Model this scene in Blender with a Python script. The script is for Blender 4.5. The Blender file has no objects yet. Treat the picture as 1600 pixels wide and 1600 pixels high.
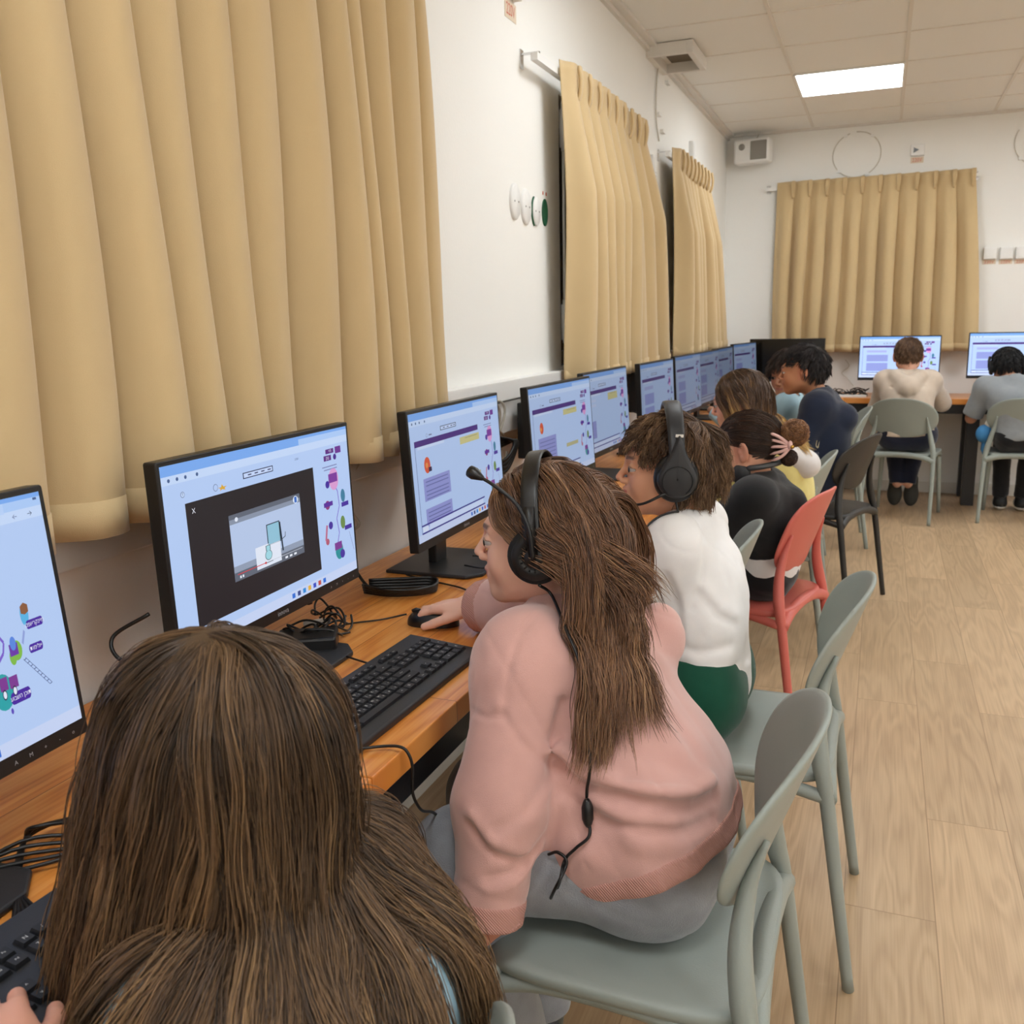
import bpy, math, random
import numpy as np
from mathutils import Vector, Matrix
S = bpy.context.scene
COL = S.collection
PI = math.pi
RNG = random.Random(7)
NR = np.random.RandomState(5)

# ---------------------------------------------------------------- camera, exposure, light
cam = bpy.data.cameras.new('camera'); camo = bpy.data.objects.new('camera', cam); COL.objects.link(camo)
YAW, PIT, ROL = math.radians(-21.8584), math.radians(-11.7689), math.radians(-1.2484)
_f = Vector((math.sin(YAW)*math.cos(PIT), math.cos(YAW)*math.cos(PIT), math.sin(PIT)))
_r = _f.cross(Vector((0,0,1))).normalized(); _u = _r.cross(_f)
_r2 = math.cos(ROL)*_r + math.sin(ROL)*_u; _u2 = -math.sin(ROL)*_r + math.cos(ROL)*_u
camo.matrix_world = Matrix(((_r2.x,_u2.x,-_f.x,1.18),(_r2.y,_u2.y,-_f.y,0.0),(_r2.z,_u2.z,-_f.z,1.3406),(0,0,0,1)))
cam.sensor_width = 36; cam.lens = 1432.28/1600*36; cam.clip_start = 0.02
cam.dof.use_dof = True; cam.dof.focus_distance = 1.5; cam.dof.aperture_fstop = 11
S.camera = camo
S.view_settings.view_transform = 'Standard'; S.view_settings.look = 'None'
S.view_settings.gamma = 1; S.view_settings.use_curve_mapping = False
S.view_settings.exposure = 0.0
LAMP = 15.0          # strength of the ceiling panels
w = bpy.data.worlds.new('world'); S.world = w; w.use_nodes = True
w.node_tree.nodes['Background'].inputs[0].default_value = (0.02,0.022,0.03,1)
w.node_tree.nodes['Background'].inputs[1].default_value = 1.0

# ---------------------------------------------------------------- materials
def lin(c):
    if isinstance(c, str):
        c = [int(c[i:i+2],16)/255 for i in (1,3,5)]
        c = [x/12.92 if x <= .04045 else ((x+.055)/1.055)**2.4 for x in c]
    return (c[0],c[1],c[2],1)
MATS = {}
class NT:
    def __init__(s, m): s.t = m.node_tree; s.n = s.t.nodes; s.l = s.t.links
    def add(s, typ, **k):
        n = s.n.new(typ)
        for a,b in k.items(): setattr(n, a, b)
        return n
    def link(s, a, b): s.l.new(a, b)
def mat(name, col='#808080', rough=.5, metal=0, spec=.5, bump=0, bscale=200, emit=None, estr=1, var=0, vscale=5, sheen=0, coat=0, sss=0, alpha=1, trans=0):
    if name in MATS: return MATS[name]
    m = bpy.data.materials.new(name); m.use_nodes = True; MATS[name] = m
    N = NT(m); b = N.n['Principled BSDF']
    b.inputs['Base Color'].default_value = lin(col); b.inputs['Roughness'].default_value = rough
    b.inputs['Metallic'].default_value = metal; b.inputs['Specular IOR Level'].default_value = spec
    b.inputs['Sheen Weight'].default_value = sheen; b.inputs['Coat Weight'].default_value = coat
    b.inputs['Transmission Weight'].default_value = trans
    if sss: b.inputs['Subsurface Weight'].default_value = sss; b.inputs['Subsurface Radius'].default_value = (.012,.005,.003); b.inputs['Subsurface Scale'].default_value = 1
    if emit: b.inputs['Emission Color'].default_value = lin(emit); b.inputs['Emission Strength'].default_value = estr
    tc = N.add('ShaderNodeTexCoord')
    if var:
        nz = N.add('ShaderNodeTexNoise'); nz.inputs['Scale'].default_value = vscale; nz.inputs['Detail'].default_value = 5
        N.link(tc.outputs['Object'], nz.inputs['Vector'])
        hs = N.add('ShaderNodeHueSaturation'); hs.inputs['Color'].default_value = lin(col)
        mr = N.add('ShaderNodeMapRange'); mr.inputs['From Min'].default_value=.3; mr.inputs['From Max'].default_value=.7
        mr.inputs['To Min'].default_value = 1-var; mr.inputs['To Max'].default_value = 1+var
        N.link(nz.outputs['Fac'], mr.inputs['Value']); N.link(mr.outputs[0], hs.inputs['Value']); N.link(hs.outputs[0], b.inputs['Base Color'])
    if bump:
        nz = N.add('ShaderNodeTexNoise'); nz.inputs['Scale'].default_value = bscale; nz.inputs['Detail'].default_value = 4
        N.link(tc.outputs['Object'], nz.inputs['Vector'])
        bp = N.add('ShaderNodeBump'); bp.inputs['Strength'].default_value = bump; bp.inputs['Distance'].default_value = .002
        N.link(nz.outputs['Fac'], bp.inputs['Height']); N.link(bp.outputs[0], b.inputs['Normal'])
    return m
def emis(name, col, s=1.0):
    if name in MATS: return MATS[name]
    m = bpy.data.materials.new(name); m.use_nodes = True; MATS[name] = m
    N = NT(m); b = N.n['Principled BSDF']
    b.inputs['Base Color'].default_value = (.01,.01,.012,1); b.inputs['Roughness'].default_value = .35; b.inputs['Specular IOR Level'].default_value = .2
    b.inputs['Emission Color'].default_value = lin(col); b.inputs['Emission Strength'].default_value = s
    return m
def wood(name, cols, plen, pwid, swap, rough=.35, ring=1.0, coat=0, gap=.0, gs=1.0):
    m = bpy.data.materials.new(name); m.use_nodes = True; MATS[name] = m
    N = NT(m); b = N.n['Principled BSDF']; b.inputs['Roughness'].default_value = rough; b.inputs['Coat Weight'].default_value = coat
    b.inputs['Coat Roughness'].default_value = .15
    tc = N.add('ShaderNodeTexCoord'); sp = N.add('ShaderNodeSeparateXYZ'); cb = N.add('ShaderNodeCombineXYZ')
    N.link(tc.outputs['Object'], sp.inputs[0])
    # u = along the plank, v = across
    a, c = (('Y','X') if swap else ('X','Y'))
    N.link(sp.outputs[a], cb.inputs['X']); N.link(sp.outputs[c], cb.inputs['Y'])
    br = N.add('ShaderNodeTexBrick'); br.inputs['Color1'].default_value=(0,0,0,1); br.inputs['Color2'].default_value=(1,1,1,1)
    br.inputs['Mortar'].default_value=(.5,.5,.5,1); br.inputs['Scale'].default_value=1; br.inputs['Mortar Size'].default_value=gap
    br.inputs['Mortar Smooth'].default_value=0; br.inputs['Brick Width'].default_value=plen; br.inputs['Row Height'].default_value=pwid
    br.offset=.37; br.offset_frequency=2
    N.link(cb.outputs[0], br.inputs['Vector'])
    # each plank shifts its own grain
    ad = N.add('ShaderNodeVectorMath', operation='MULTIPLY_ADD'); ad.inputs[1].default_value=(7.3,3.1,5.7)
    N.link(br.outputs['Color'], ad.inputs[0]); N.link(cb.outputs[0], ad.inputs[2])
    st = N.add('ShaderNodeVectorMath', operation='MULTIPLY'); st.inputs[1].default_value=(1.6*gs,14*gs,1)
    N.link(ad.outputs[0], st.inputs[0])
    n1 = N.add('ShaderNodeTexNoise'); n1.inputs['Scale'].default_value=1; n1.inputs['Detail'].default_value=2; n1.inputs['Distortion'].default_value=.3
    N.link(st.outputs[0], n1.inputs['Vector'])
    mu = N.add('ShaderNodeMath', operation='MULTIPLY'); mu.inputs[1].default_value=14*ring; N.link(n1.outputs['Fac'], mu.inputs[0])
    sn = N.add('ShaderNodeMath', operation='SINE'); mu2 = N.add('ShaderNodeMath', operation='MULTIPLY'); mu2.inputs[1].default_value=6.28
    N.link(mu.outputs[0], mu2.inputs[0]); N.link(mu2.outputs[0], sn.inputs[0])
    st2 = N.add('ShaderNodeVectorMath', operation='MULTIPLY'); st2.inputs[1].default_value=(5*gs,260*gs,1); N.link(ad.outputs[0], st2.inputs[0])
    n2 = N.add('ShaderNodeTexNoise'); n2.inputs['Scale'].default_value=1; n2.inputs['Detail'].default_value=3; N.link(st2.outputs[0], n2.inputs['Vector'])
    m1 = N.add('ShaderNodeMath', operation='MULTIPLY_ADD'); m1.inputs[1].default_value=.11; m1.inputs[2].default_value=.5; N.link(sn.outputs[0], m1.inputs[0])
    m2 = N.add('ShaderNodeMath', operation='MULTIPLY_ADD'); m2.inputs[1].default_value=.55; N.link(n2.outputs['Fac'], m2.inputs[0]); 
    m3 = N.add('ShaderNodeMath', operation='SUBTRACT'); m3.inputs[1].default_value=.275; N.link(m1.outputs[0], m3.inputs[0]); N.link(m3.outputs[0], m2.inputs[2])
    n3 = N.add('ShaderNodeTexNoise'); n3.inputs['Scale'].default_value=2.5; N.link(ad.outputs[0], n3.inputs['Vector'])
    m4 = N.add('ShaderNodeMath', operation='MULTIPLY_ADD'); m4.inputs[1].default_value=.3; N.link(n3.outputs['Fac'], m4.inputs[0]); 
    m5 = N.add('ShaderNodeMath', operation='SUBTRACT'); m5.inputs[1].default_value=.15; N.link(m2.outputs[0], m5.inputs[0]); N.link(m5.outputs[0], m4.inputs[2])
    cr = N.add('ShaderNodeValToRGB'); cr.color_ramp.elements[0].position=.2; cr.color_ramp.elements[1].position=.8
    cr.color_ramp.elements[0].color=lin(cols[0]); cr.color_ramp.elements[1].color=lin(cols[2]); e=cr.color_ramp.elements.new(.5); e.color=lin(cols[1])
    N.link(m4.outputs[0], cr.inputs[0])
    hs = N.add('ShaderNodeHueSaturation'); mr = N.add('ShaderNodeMapRange'); mr.inputs['To Min'].default_value=.92; mr.inputs['To Max'].default_value=1.08
    N.link(br.outputs['Color'], mr.inputs['Value']); N.link(mr.outputs[0], hs.inputs['Value']); N.link(cr.outputs[0], hs.inputs['Color'])
    N.link(hs.outputs[0], b.inputs['Base Color'])
    bp = N.add('ShaderNodeBump'); bp.inputs['Strength'].default_value=.15; bp.inputs['Distance'].default_value=.0006
    N.link(m4.outputs[0], bp.inputs['Height']); N.link(bp.outputs[0], b.inputs['Normal'])
    if gap:
        mx = N.add('ShaderNodeMix', data_type='RGBA'); mx.inputs[7].default_value=lin(cols[3])
        N.link(br.outputs['Fac'], mx.inputs[0]); N.link(hs.outputs[0], mx.inputs[6]); N.link(mx.outputs[2], b.inputs['Base Color'])
    return m
M_wall = mat('wall_paint', (.89,.885,.85), .75, bump=.25, bscale=90, var=.01, vscale=2)
M_white = mat('white_plastic', (.86,.86,.84), .4)
M_ceil = mat('ceiling_tile', (.88,.88,.85), .9, bump=.35, bscale=400)
M_grid = mat('ceiling_grid', (.78,.75,.69), .5)
M_curt = mat('curtain_cloth', (.62,.46,.245), .8, bump=.25, bscale=900, sheen=.25, var=.03, vscale=3)
M_floor = wood('laminate_floor', ('#a88c6c','#bfa27f','#ceb28e','#9c8060'), 1.25, .195, True, .38, .55, 0, .0012, .8)
M_table = wood('pine_worktop', ('#bd6826','#de8f40','#edaa60','#985320'), 2.3, .105, True, .33, .7, .25, .0008, .8)
M_tableX = wood('pine_worktop_cross', ('#bd6826','#de8f40','#edaa60','#985320'), 2.3, .105, False, .33, .7, .25, .0008, .8)
M_steel = mat('black_steel', '#1b1b1e', .4, bump=.1)
M_black = mat('black_plastic', '#141415', .38, bump=.08, bscale=500)
M_dark = mat('dark_grey_plastic', '#26272a', .45, bump=.1, bscale=600)
M_cable = mat('black_cable', '#0d0d0e', .4)
M_wcable = mat('white_cable', '#cfcabd', .4)
M_sage = mat('sage_plastic', (.30,.335,.305), .42, bump=.12, bscale=350, var=.03, vscale=8)
M_coral = mat('coral_plastic', (.62,.14,.11), .42, bump=.1, bscale=350)
M_char = mat('charcoal_plastic', '#2a2826', .45, bump=.1, bscale=350)
M_red = mat('red_ink', '#c8553a', .6)
M_paper = mat('label_paper', (.74,.62,.48), .7)
M_chrome = mat('chrome', (.7,.7,.7), .2, 1)
M_grey = mat('grey_mesh', '#8d8a84', .6)
M_green = mat('green_plastic', '#1d5a3c', .5)

# ---------------------------------------------------------------- mesh helpers
class MB:
    def __init__(s): s.v=[]; s.f=[]; s.mi=[]; s.sm=[]
    def add(s, vs, fs, mi=0, smooth=False):
        o=len(s.v); s.v += [tuple(v) for v in vs]
        for f in fs: s.f.append(tuple(o+i for i in f)); s.mi.append(mi); s.sm.append(smooth)
        return s
    def box(s, a, b, mi=0, M=None):
        x0,y0,z0=a; x1,y1,z1=b
        v=[(x0,y0,z0),(x1,y0,z0),(x1,y1,z0),(x0,y1,z0),(x0,y0,z1),(x1,y0,z1),(x1,y1,z1),(x0,y1,z1)]
        if M is not None: v=[tuple(M@Vector(p)) for p in v]
        return s.add(v,[(0,3,2,1),(4,5,6,7),(0,1,5,4),(1,2,6,5),(2,3,7,6),(3,0,4,7)],mi)
    def prism(s, poly, t, mi=0, M=None, smooth=False):      # poly in xy, thickness t along +z
        n=len(poly); v=[(p[0],p[1],0) for p in poly]+[(p[0],p[1],t) for p in poly]
        if M is not None: v=[tuple(M@Vector(p)) for p in v]
        s.add(v,[tuple(range(n-1,-1,-1)),tuple(range(n,2*n))]+[(i,(i+1)%n,n+(i+1)%n,n+i) for i in range(n)],mi,smooth); return s
    def tube(s, pts, r, seg=8, mi=0, caps=True, flat=None):
        P=np.array([list(p) for p in pts],float); n=len(P)
        R=np.full(n,r,float) if np.isscalar(r) else np.array(r,float)
        T=np.gradient(P,axis=0); T/=np.linalg.norm(T,axis=1)[:,None]+1e-12
        up=np.array([0,0,1.]) if abs(T[0][2])<.9 else np.array([1.,0,0])
        A=np.cross(T[0],up); A/=np.linalg.norm(A); vs=[]
        for i in range(n):
            A=A-T[i]*(A@T[i]); A/=np.linalg.norm(A)+1e-12; B=np.cross(T[i],A)
            for k in range(seg):
                an=2*PI*k/seg; vs.append(P[i]+R[i]*(math.cos(an)*A+math.sin(an)*B))
        fs=[(i*seg+k,i*seg+(k+1)%seg,(i+1)*seg+(k+1)%seg,(i+1)*seg+k) for i in range(n-1) for k in range(seg)]
        if caps: fs+= [tuple(range(seg-1,-1,-1)),tuple((n-1)*seg+k for k in range(seg))]
        return s.add(vs,fs,mi,True)
    def sphere(s, c, r, mi=0, M=None, nu=16, nv=10):
        r = (r,r,r) if np.isscalar(r) else r; vs=[];fs=[]
        for j in range(nv+1):
            for i in range(nu):
                a=2*PI*i/nu; b=PI*j/nv
                p=Vector((c[0]+r[0]*math.sin(b)*math.cos(a),c[1]+r[1]*math.sin(b)*math.sin(a),c[2]+r[2]*math.cos(b)))
                vs.append(tuple(M@p) if M is not None else tuple(p))
        for j in range(nv):
            for i in range(nu): fs.append((j*nu+i,(j+1)*nu+i,(j+1)*nu+(i+1)%nu,j*nu+(i+1)%nu))
        return s.add(vs,fs,mi,True)
    def lathe(s, prof, mi=0, M=None, seg=24):    # profile (r,z) about z
        vs=[];fs=[]; n=len(prof)
        for (r_,z_) in prof:
            for i in range(seg):
                a=2*PI*i/seg; p=Vector((r_*math.cos(a),r_*math.sin(a),z_)); vs.append(tuple(M@p) if M is not None else tuple(p))
        for j in range(n-1):
            for i in range(seg): fs.append((j*seg+i,j*seg+(i+1)%seg,(j+1)*seg+(i+1)%seg,(j+1)*seg+i))
        return s.add(vs,fs,mi,True)
    def grid(s, fn, nu, nv, mi=0, closeu=False, smooth=True):
        vs=[tuple(fn(i/(nu if closeu else nu-1), j/(nv-1))) for j in range(nv) for i in range(nu)]
        fs=[(j*nu+i,j*nu+(i+1)%nu,(j+1)*nu+(i+1)%nu,(j+1)*nu+i) for j in range(nv-1) for i in range(nu if closeu else nu-1)]
        return s.add(vs,fs,mi,smooth)
    def quad(s, a,b,c,d, mi=0): return s.add([a,b,c,d],[(0,1,2,3)],mi)
    def build(s, name, mats, parent=None, bevel=0, seg=2, M=None, solid=0):
        me=bpy.data.meshes.new(name); me.from_pydata(s.v,[],s.f)
        if not isinstance(mats,(list,tuple)): mats=[mats]
        for m in mats: me.materials.append(m)
        me.polygons.foreach_set('material_index', s.mi); me.polygons.foreach_set('use_smooth', s.sm); me.update()
        o=bpy.data.objects.new(name,me); COL.objects.link(o)
        if M is not None: o.matrix_world=M
        if parent is not None: o.parent=parent
        if solid: md=o.modifiers.new('s','SOLIDIFY'); md.thickness=solid; md.offset=0
        if bevel: md=o.modifiers.new('b','BEVEL'); md.width=bevel; md.segments=seg; md.limit_method='ANGLE'; md.angle_limit=.6; md.harden_normals=False
        return o
def thing(name, label, cat, loc=(0,0,0), rz=0, group=None):
    o=bpy.data.objects.new(name,None); COL.objects.link(o); o.empty_display_size=.05
    o.location=loc; o.rotation_euler=(0,0,rz); o['label']=label; o['category']=cat
    if group: o['group']=group
    return o
def tag(o, label, cat, group=None, kind=None):
    o['label']=label; o['category']=cat
    if group: o['group']=group
    if kind: o['kind']=kind
    return o
def struct(o): o['kind']='structure'; return o
def copy_tree(o, parent=None):
    c=o.copy(); COL.objects.link(c)
    if parent is not None: c.parent=parent
    for ch in o.children: copy_tree(ch,c)
    return c
_txt={}
def text_polys(s, size=1.0, align='CENTER'):
    k=(s,align)
    if k not in _txt:
        cu=bpy.data.curves.new('t','FONT'); cu.body=s; cu.align_x=align; cu.align_y='CENTER'; cu.resolution_u=2
        o=bpy.data.objects.new('t',cu); COL.objects.link(o)
        dg=bpy.context.evaluated_depsgraph_get(); me=bpy.data.meshes.new_from_object(o.evaluated_get(dg))
        _txt[k]=([tuple(v.co) for v in me.vertices],[tuple(p.vertices) for p in me.polygons])
        bpy.data.objects.remove(o); bpy.data.curves.remove(cu); bpy.data.meshes.remove(me)
    v,f=_txt[k]; return [(a[0]*size,a[1]*size,0) for a in v],f
def put_text(mb, s, size, M, mi=0, align='CENTER', sx=1):
    v,f=text_polys(s,size,align); mb.add([tuple(M@Vector((a[0]*sx,a[1],0))) for a in v],f,mi)
def frame_at(p, X, Y):       # matrix with local x=X, y=Y at p
    X=Vector(X).normalized(); Y=Vector(Y).normalized(); Z=X.cross(Y)
    return Matrix(((X.x,Y.x,Z.x,p[0]),(X.y,Y.y,Z.y,p[1]),(X.z,Y.z,Z.z,p[2]),(0,0,0,1)))
def smooth_path(pts, n=8):
    P=np.array(pts,float); P=np.vstack([2*P[0]-P[1],P,2*P[-1]-P[-2]]); out=[]
    for i in range(1,len(P)-2):
        for t in np.linspace(0,1,n,endpoint=False):
            a,b,c,d=P[i-1:i+3]
            out.append(.5*((2*b)+(-a+c)*t+(2*a-5*b+4*c-d)*t*t+(-a+3*b-3*c+d)*t**3))
    out.append(P[-2]); return np.array(out)

# ---------------------------------------------------------------- room shell
L=7.52; W=6.2; Y0=-2.6; H=2.68
fl=MB().box((-.3,Y0-.1,-.05),(W+.1,L+.1,0)).build('floor',M_floor); struct(fl)
def wall_with_holes(name, u0,u1, holes, place):
    # wall in (u,z); holes (u0,u1,z0,z1); place(u,z,depth)->xyz
    us=sorted({u0,u1,*[h[0] for h in holes],*[h[1] for h in holes]}); zs=sorted({0,H+.12,*[h[2] for h in holes],*[h[3] for h in holes]})
    mb=MB()
    for i in range(len(us)-1):
        for j in range(len(zs)-1):
            cu=(us[i]+us[i+1])/2; cz=(zs[j]+zs[j+1])/2
            if any(h[0]<cu<h[1] and h[2]<cz<h[3] for h in holes): continue
            mb.quad(place(us[i],zs[j],0),place(us[i+1],zs[j],0),place(us[i+1],zs[j+1],0),place(us[i],zs[j+1],0))
    for h in holes:
        a,b,c,d=h
        for (p,q) in (((a,c),(b,c)),((b,c),(b,d)),((b,d),(a,d)),((a,d),(a,c))):
            mb.quad(place(*p,0),place(*q,0),place(*q,.14),place(*p,.14))
    return struct(mb.build(name,M_wall))
WH=[(-.2,1.95,1.2,2.2),(3.50,4.68,1.16,2.17),(5.62,6.75,1.16,2.17)]
wall_with_holes('wall_left',Y0,L,WH,lambda u,z,d:(-d,u,z))
WB=[(.5,1.62,1.2,2.2)]
wall_with_holes('wall_back',0,W,WB,lambda u,z,d:(u,L+d,z))
struct(MB().box((W,Y0,0),(W+.1,L,H+.12)).build('wall_right',M_wall))
struct(MB().box((0,Y0-.1,0),(W,Y0,H+.12)).build('wall_front',M_wall))
M_shut=mat('grey_shutter','#4a4744',.6)
for k,(hs,pl) in enumerate([(WH[0],0),(WH[1],0),(WH[2],0),(WB[0],1)]):
    a,b,c,d=hs
    P=(lambda u,z,e:(-e,u,z)) if pl==0 else (lambda u,z,e:(u,L+e,z))
    mb=MB()
    def bx(u0,u1,z0,z1,d0,d1,mi):
        p=P(u0,z0,d0);q=P(u1,z1,d1); mb.box(tuple(min(x,y) for x,y in zip(p,q)),tuple(max(x,y) for x,y in zip(p,q)),mi)
    for (u0,u1,z0,z1) in ((a,a+.05,c,d),(b-.05,b,c,d),(a+.05,b-.05,c,c+.05),(a+.05,b-.05,d-.05,d),((a+b)/2-.03,(a+b)/2+.03,c+.05,d-.05)): bx(u0,u1,z0,z1,.08,.12,0)
    bx(a+.05,b-.05,c+.05,d-.05,.098,.102,1)
    for j in range(int((d-c)/.05)): bx(a,b,c+j*.05+.002,c+j*.05+.048,.13,.139,2)
    struct(mb.build('window_%d'%(k+1),[mat('window_frame',(.6,.59,.56),.4),mat('window_glass',(.9,.95,.95),.02,trans=1),M_shut]))
LP=[(a,b) for a in (.9225,2.7075,4.4925,5.6825) for b in (6.1175,3.1925,.2675,-2.0725)]+[(2.7075,4.9475)]  # first panel is in view; the rest are unseen, added to brighten the room
# ceiling: 0.6 m tiles in a T grid
mb=MB()
for i in range(-1,11):
    for j in range(-6,14):
        x0=.03+.595*i; y0=4.655+.585*j; x1=x0+.595; y1=y0+.585
        x0=max(x0,.03);y0=max(y0,Y0);x1=min(x1,W);y1=min(y1,L)
        if x1-x0<.03 or y1-y0<.03: continue
        if any(abs((x0+x1)/2-a)<.1 and abs((y0+y1)/2-b)<.1 for a,b in LP): continue
        mb.box((x0+.004,y0+.004,H+.004),(x1-.004,y1-.004,H+.016))
struct(mb.build('ceiling',M_ceil))
mb=MB()
for i in range(-1,12):
    x=.03+.595*i
    if .03<=x<W: mb.box((x-.009,Y0,H-.001),(x+.009,L,H+.006))
for j in range(-12,16):
    y=4.655+.585*j
    if Y0<y<L: mb.box((.03,y-.004,H+.0005),(W,y+.004,H+.006))
mb.box((-.01,Y0,H+.03),(W,L,H+.04))
struct(mb.build('trim_1',M_grid))
# wall angle of the ceiling (stepped profile)
mb=MB().box((0,Y0,H-.012),(.055,L,H+.004)).box((0,Y0,H-.03),(.02,L,H-.012)).box((.05,L-.03,H-.012),(W,L,H+.004))
struct(mb.build('trim_2',mat('ceiling_edge',(.76,.73,.68),.5)))
struct(MB().box((0,Y0,0),(.014,L,.085)).build('baseboard_left',mat('baseboard',(.72,.71,.66),.35),bevel=.003))
struct(MB().box((.014,L-.014,0),(W,L,.085)).build('baseboard_back',MATS['baseboard'],bevel=.003))
# lamps: flush LED panels, all but the first added out of view as fill
def led(x,y):
    t=thing('ceiling_light','square white LED panel glowing in the tiled ceiling','ceiling light',(x,y,H),0,'LED panels in the ceiling')
    MB().box((-.284,-.276,-.004),(.284,.276,.0)).build('diffuser',emis("led_glow",(.93,.97,1.0),LAMP),t)
    mb=MB()
    for a,b in (((-.2975,-.2925,-.006),(-.284,.2925,.012)),((.284,-.2925,-.006),(.2975,.2925,.012)),((-.284,-.2925,-.006),(.284,-.276,.012)),((-.284,.276,-.006),(.284,.2925,.012))): mb.box(a,b)
    mb.build('frame',M_white,t)
    return t
for k,(x,y) in enumerate(LP):
    t=led(x,y)
    if k==0: del t['group']; t['label']='square glowing LED panel above the far corner desk'
    else: t['label']='LED panel in the %s row from the curtain wall, %s from the back wall'%({.9225:'first',2.7075:'second',4.4925:'third',5.6825:'fourth'}[x],{6.1175:'nearest',4.9475:'second',3.1925:'midway',.2675:'far',-2.0725:'farthest'}[y])
# ================================================================ curtains
def curtain(name, label, et, eb, zt, zb, place, d0, d1, header=True, nz=40, seed=1, group='tan curtains at the windows'):
    rr=random.Random(seed); n=len(et)
    def path(e, amp, ph):
        p=[]
        for i in range(len(e)-1):
            a,b=e[i],e[i+1]; w=b-a; k=amp*(.75+.5*fr[i])
            p += [(a+.02*w,d0),(a+.22*w,d0+.25*k*(d1-d0)),(a+.52*w,d0+.95*k*(d1-d0)),(a+.84*w,d0+1.0*k*(d1-d0)),(a+1.04*w,d0+.72*k*(d1-d0)),(a+1.0*w,d0+.2*k*(d1-d0))]
        p.append((e[-1],d0)); return smooth_path(p,5)
    fr=[rr.random() for _ in range(n)]
    wob=[(rr.uniform(.6,1.4),rr.uniform(0,6)) for _ in range(6)]
    rows=[]; 
    for j in range(nz):
        v=j/(nz-1); z=zt+(zb-zt)*v
        s=v**.8; e=[a+(b-a)*s for a,b in zip(et,eb)]
        hz=zt-z
        if header: amp=.42 if hz<.02 else (.35 if hz<.08 else (.3+.7*min(1,(hz-.08)/.35)))
        else: amp=.85+.15*v
        P=path(e,amp,0)
        P[:,1]+=.006*math.sin(3*z*wob[0][0]+wob[0][1])+ .01*np.sin(9*P[:,0]+4*z+wob[1][1])*v
        P[:,0]+=.006*np.sin(5*z+7*P[:,0])*v
        rows.append([(a,b,z) for a,b in P])
    m=len(rows[0]); vs=[place(*q) for r in rows for q in r]
    fs=[(j*m+i,j*m+i+1,(j+1)*m+i+1,(j+1)*m+i) for j in range(nz-1) for i in range(m-1)]
    mb=MB(); mb.add(vs,fs,0,True); 
    t=thing(name,label,'curtain',place((et[0]+et[-1])/2,d0,zb),0,group)
    inv=Matrix.Translation(-Vector(t.location))
    mb.v=[tuple(inv@Vector(p)) for p in mb.v]
    mb.build('drape',M_curt,t,solid=.003)
    # stitched hem band
    zz=rows[-1]; hb=[]
    for r in (0,1):
        hb.append([place(a,b+(.0026),z+(.055 if r else .0)) for a,b,z in zz])
    hv=[tuple(inv@Vector(p)) for r in hb for p in r]
    mh=MB(); mh.add(hv,[(i,i+1,m+i+1,m+i) for i in range(m-1)],0,True); mh.build('hem',M_curt,t,solid=.0035)
    if header:
        for i in range(1,n):
            mp=MB()
            for k in (-.009,0,.009):
                y=et[i]+k
                pts=[place(y,d0+.3*(d1-d0)+.012,zt+.0),place(y,d0+.3*(d1-d0)+.02,zt-.045),place(y-k*.6,d0+.3*(d1-d0)+.014,zt-.095),place(y-k*.6,d0+.3*(d1-d0)+.002,zt-.12)]
                mp.tube([tuple(inv@Vector(p)) for p in smooth_path(pts,3)],[.007]*9+[.003],6)
            mp.build('pinch_pleat',M_curt,t)
    return t
PL=lambda y,d,z:(d,y,z)
e1=[-.62+.135*i for i in range(12)]
et1=e1+[1.001,1.099,1.219,1.33,1.478,1.60,1.691,1.763,1.881,2.018,2.101]
eb1=[x+.02 for x in e1[:-1]]+[.90]+[1.04,1.17,1.28,1.40,1.52,1.66,1.78,1.86,1.93,2.08,2.21]
curtain('curtain','wide tan curtain nearest the camera, behind the two closest monitors',et1,eb1,2.32,1.045,PL,.075,.158,False,50,3)
et2=[3.29+.1267*i for i in range(10)]; eb2=[3.36,3.52,3.65,3.79,3.93,4.06,4.22,4.45,4.66,4.86]
curtain('curtain','narrow tan curtain in the middle of the left wall, with a bare rail end',et2,eb2,2.235,1.10,PL,.075,.15,True,46,5)
et3=[5.2+.1145*i for i in range(10)]; eb3=[5.3,5.46,5.62,5.78,5.96,6.12,6.3,6.48,6.66,6.86]
curtain('curtain','farthest tan curtain on the left wall, next to the room corner',et3,eb3,2.24,1.12,PL,.075,.15,True,40,6)
PB=lambda x,d,z:(x,L-d,z)
et4=[.384+.1207*i for i in range(12)]; eb4=[.38,.49,.60,.73,.85,.97,1.10,1.23,1.37,1.5,1.66,1.82]
curtain('curtain','tan pleated curtain on the back wall above the monitors',et4,eb4,2.312,1.06,PB,.05,.12,True,44,8)
# rails
def rail(label,a,b,z,place,off):
    t=thing('curtain_rail',label,'curtain rail',place(a,0,z))
    inv=Matrix.Translation(-Vector(t.location)); mb=MB()
    pa=place(a,off-.012,z-.012);pb=place(b,off+.012,z+.012)
    pa=inv@Vector(pa);pb=inv@Vector(pb)
    mb.box(tuple(min(x,y) for x,y in zip(pa,pb)),tuple(max(x,y) for x,y in zip(pa,pb))); mb.build('track',M_white,t)
    for s in (a+.02,b-.02):
        mb=MB()
        pa=inv@Vector(place(s-.006,0,z+.012));pb=inv@Vector(place(s+.006,off+.012,z+.018))
        mb.box(tuple(min(x,y) for x,y in zip(pa,pb)),tuple(max(x,y) for x,y in zip(pa,pb)))
        pa=inv@Vector(place(s-.015,0,z-.03));pb=inv@Vector(place(s+.015,.004,z+.03))
        mb.box(tuple(min(x,y) for x,y in zip(pa,pb)),tuple(max(x,y) for x,y in zip(pa,pb)))
        mb.build('bracket',M_chrome,t)
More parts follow.
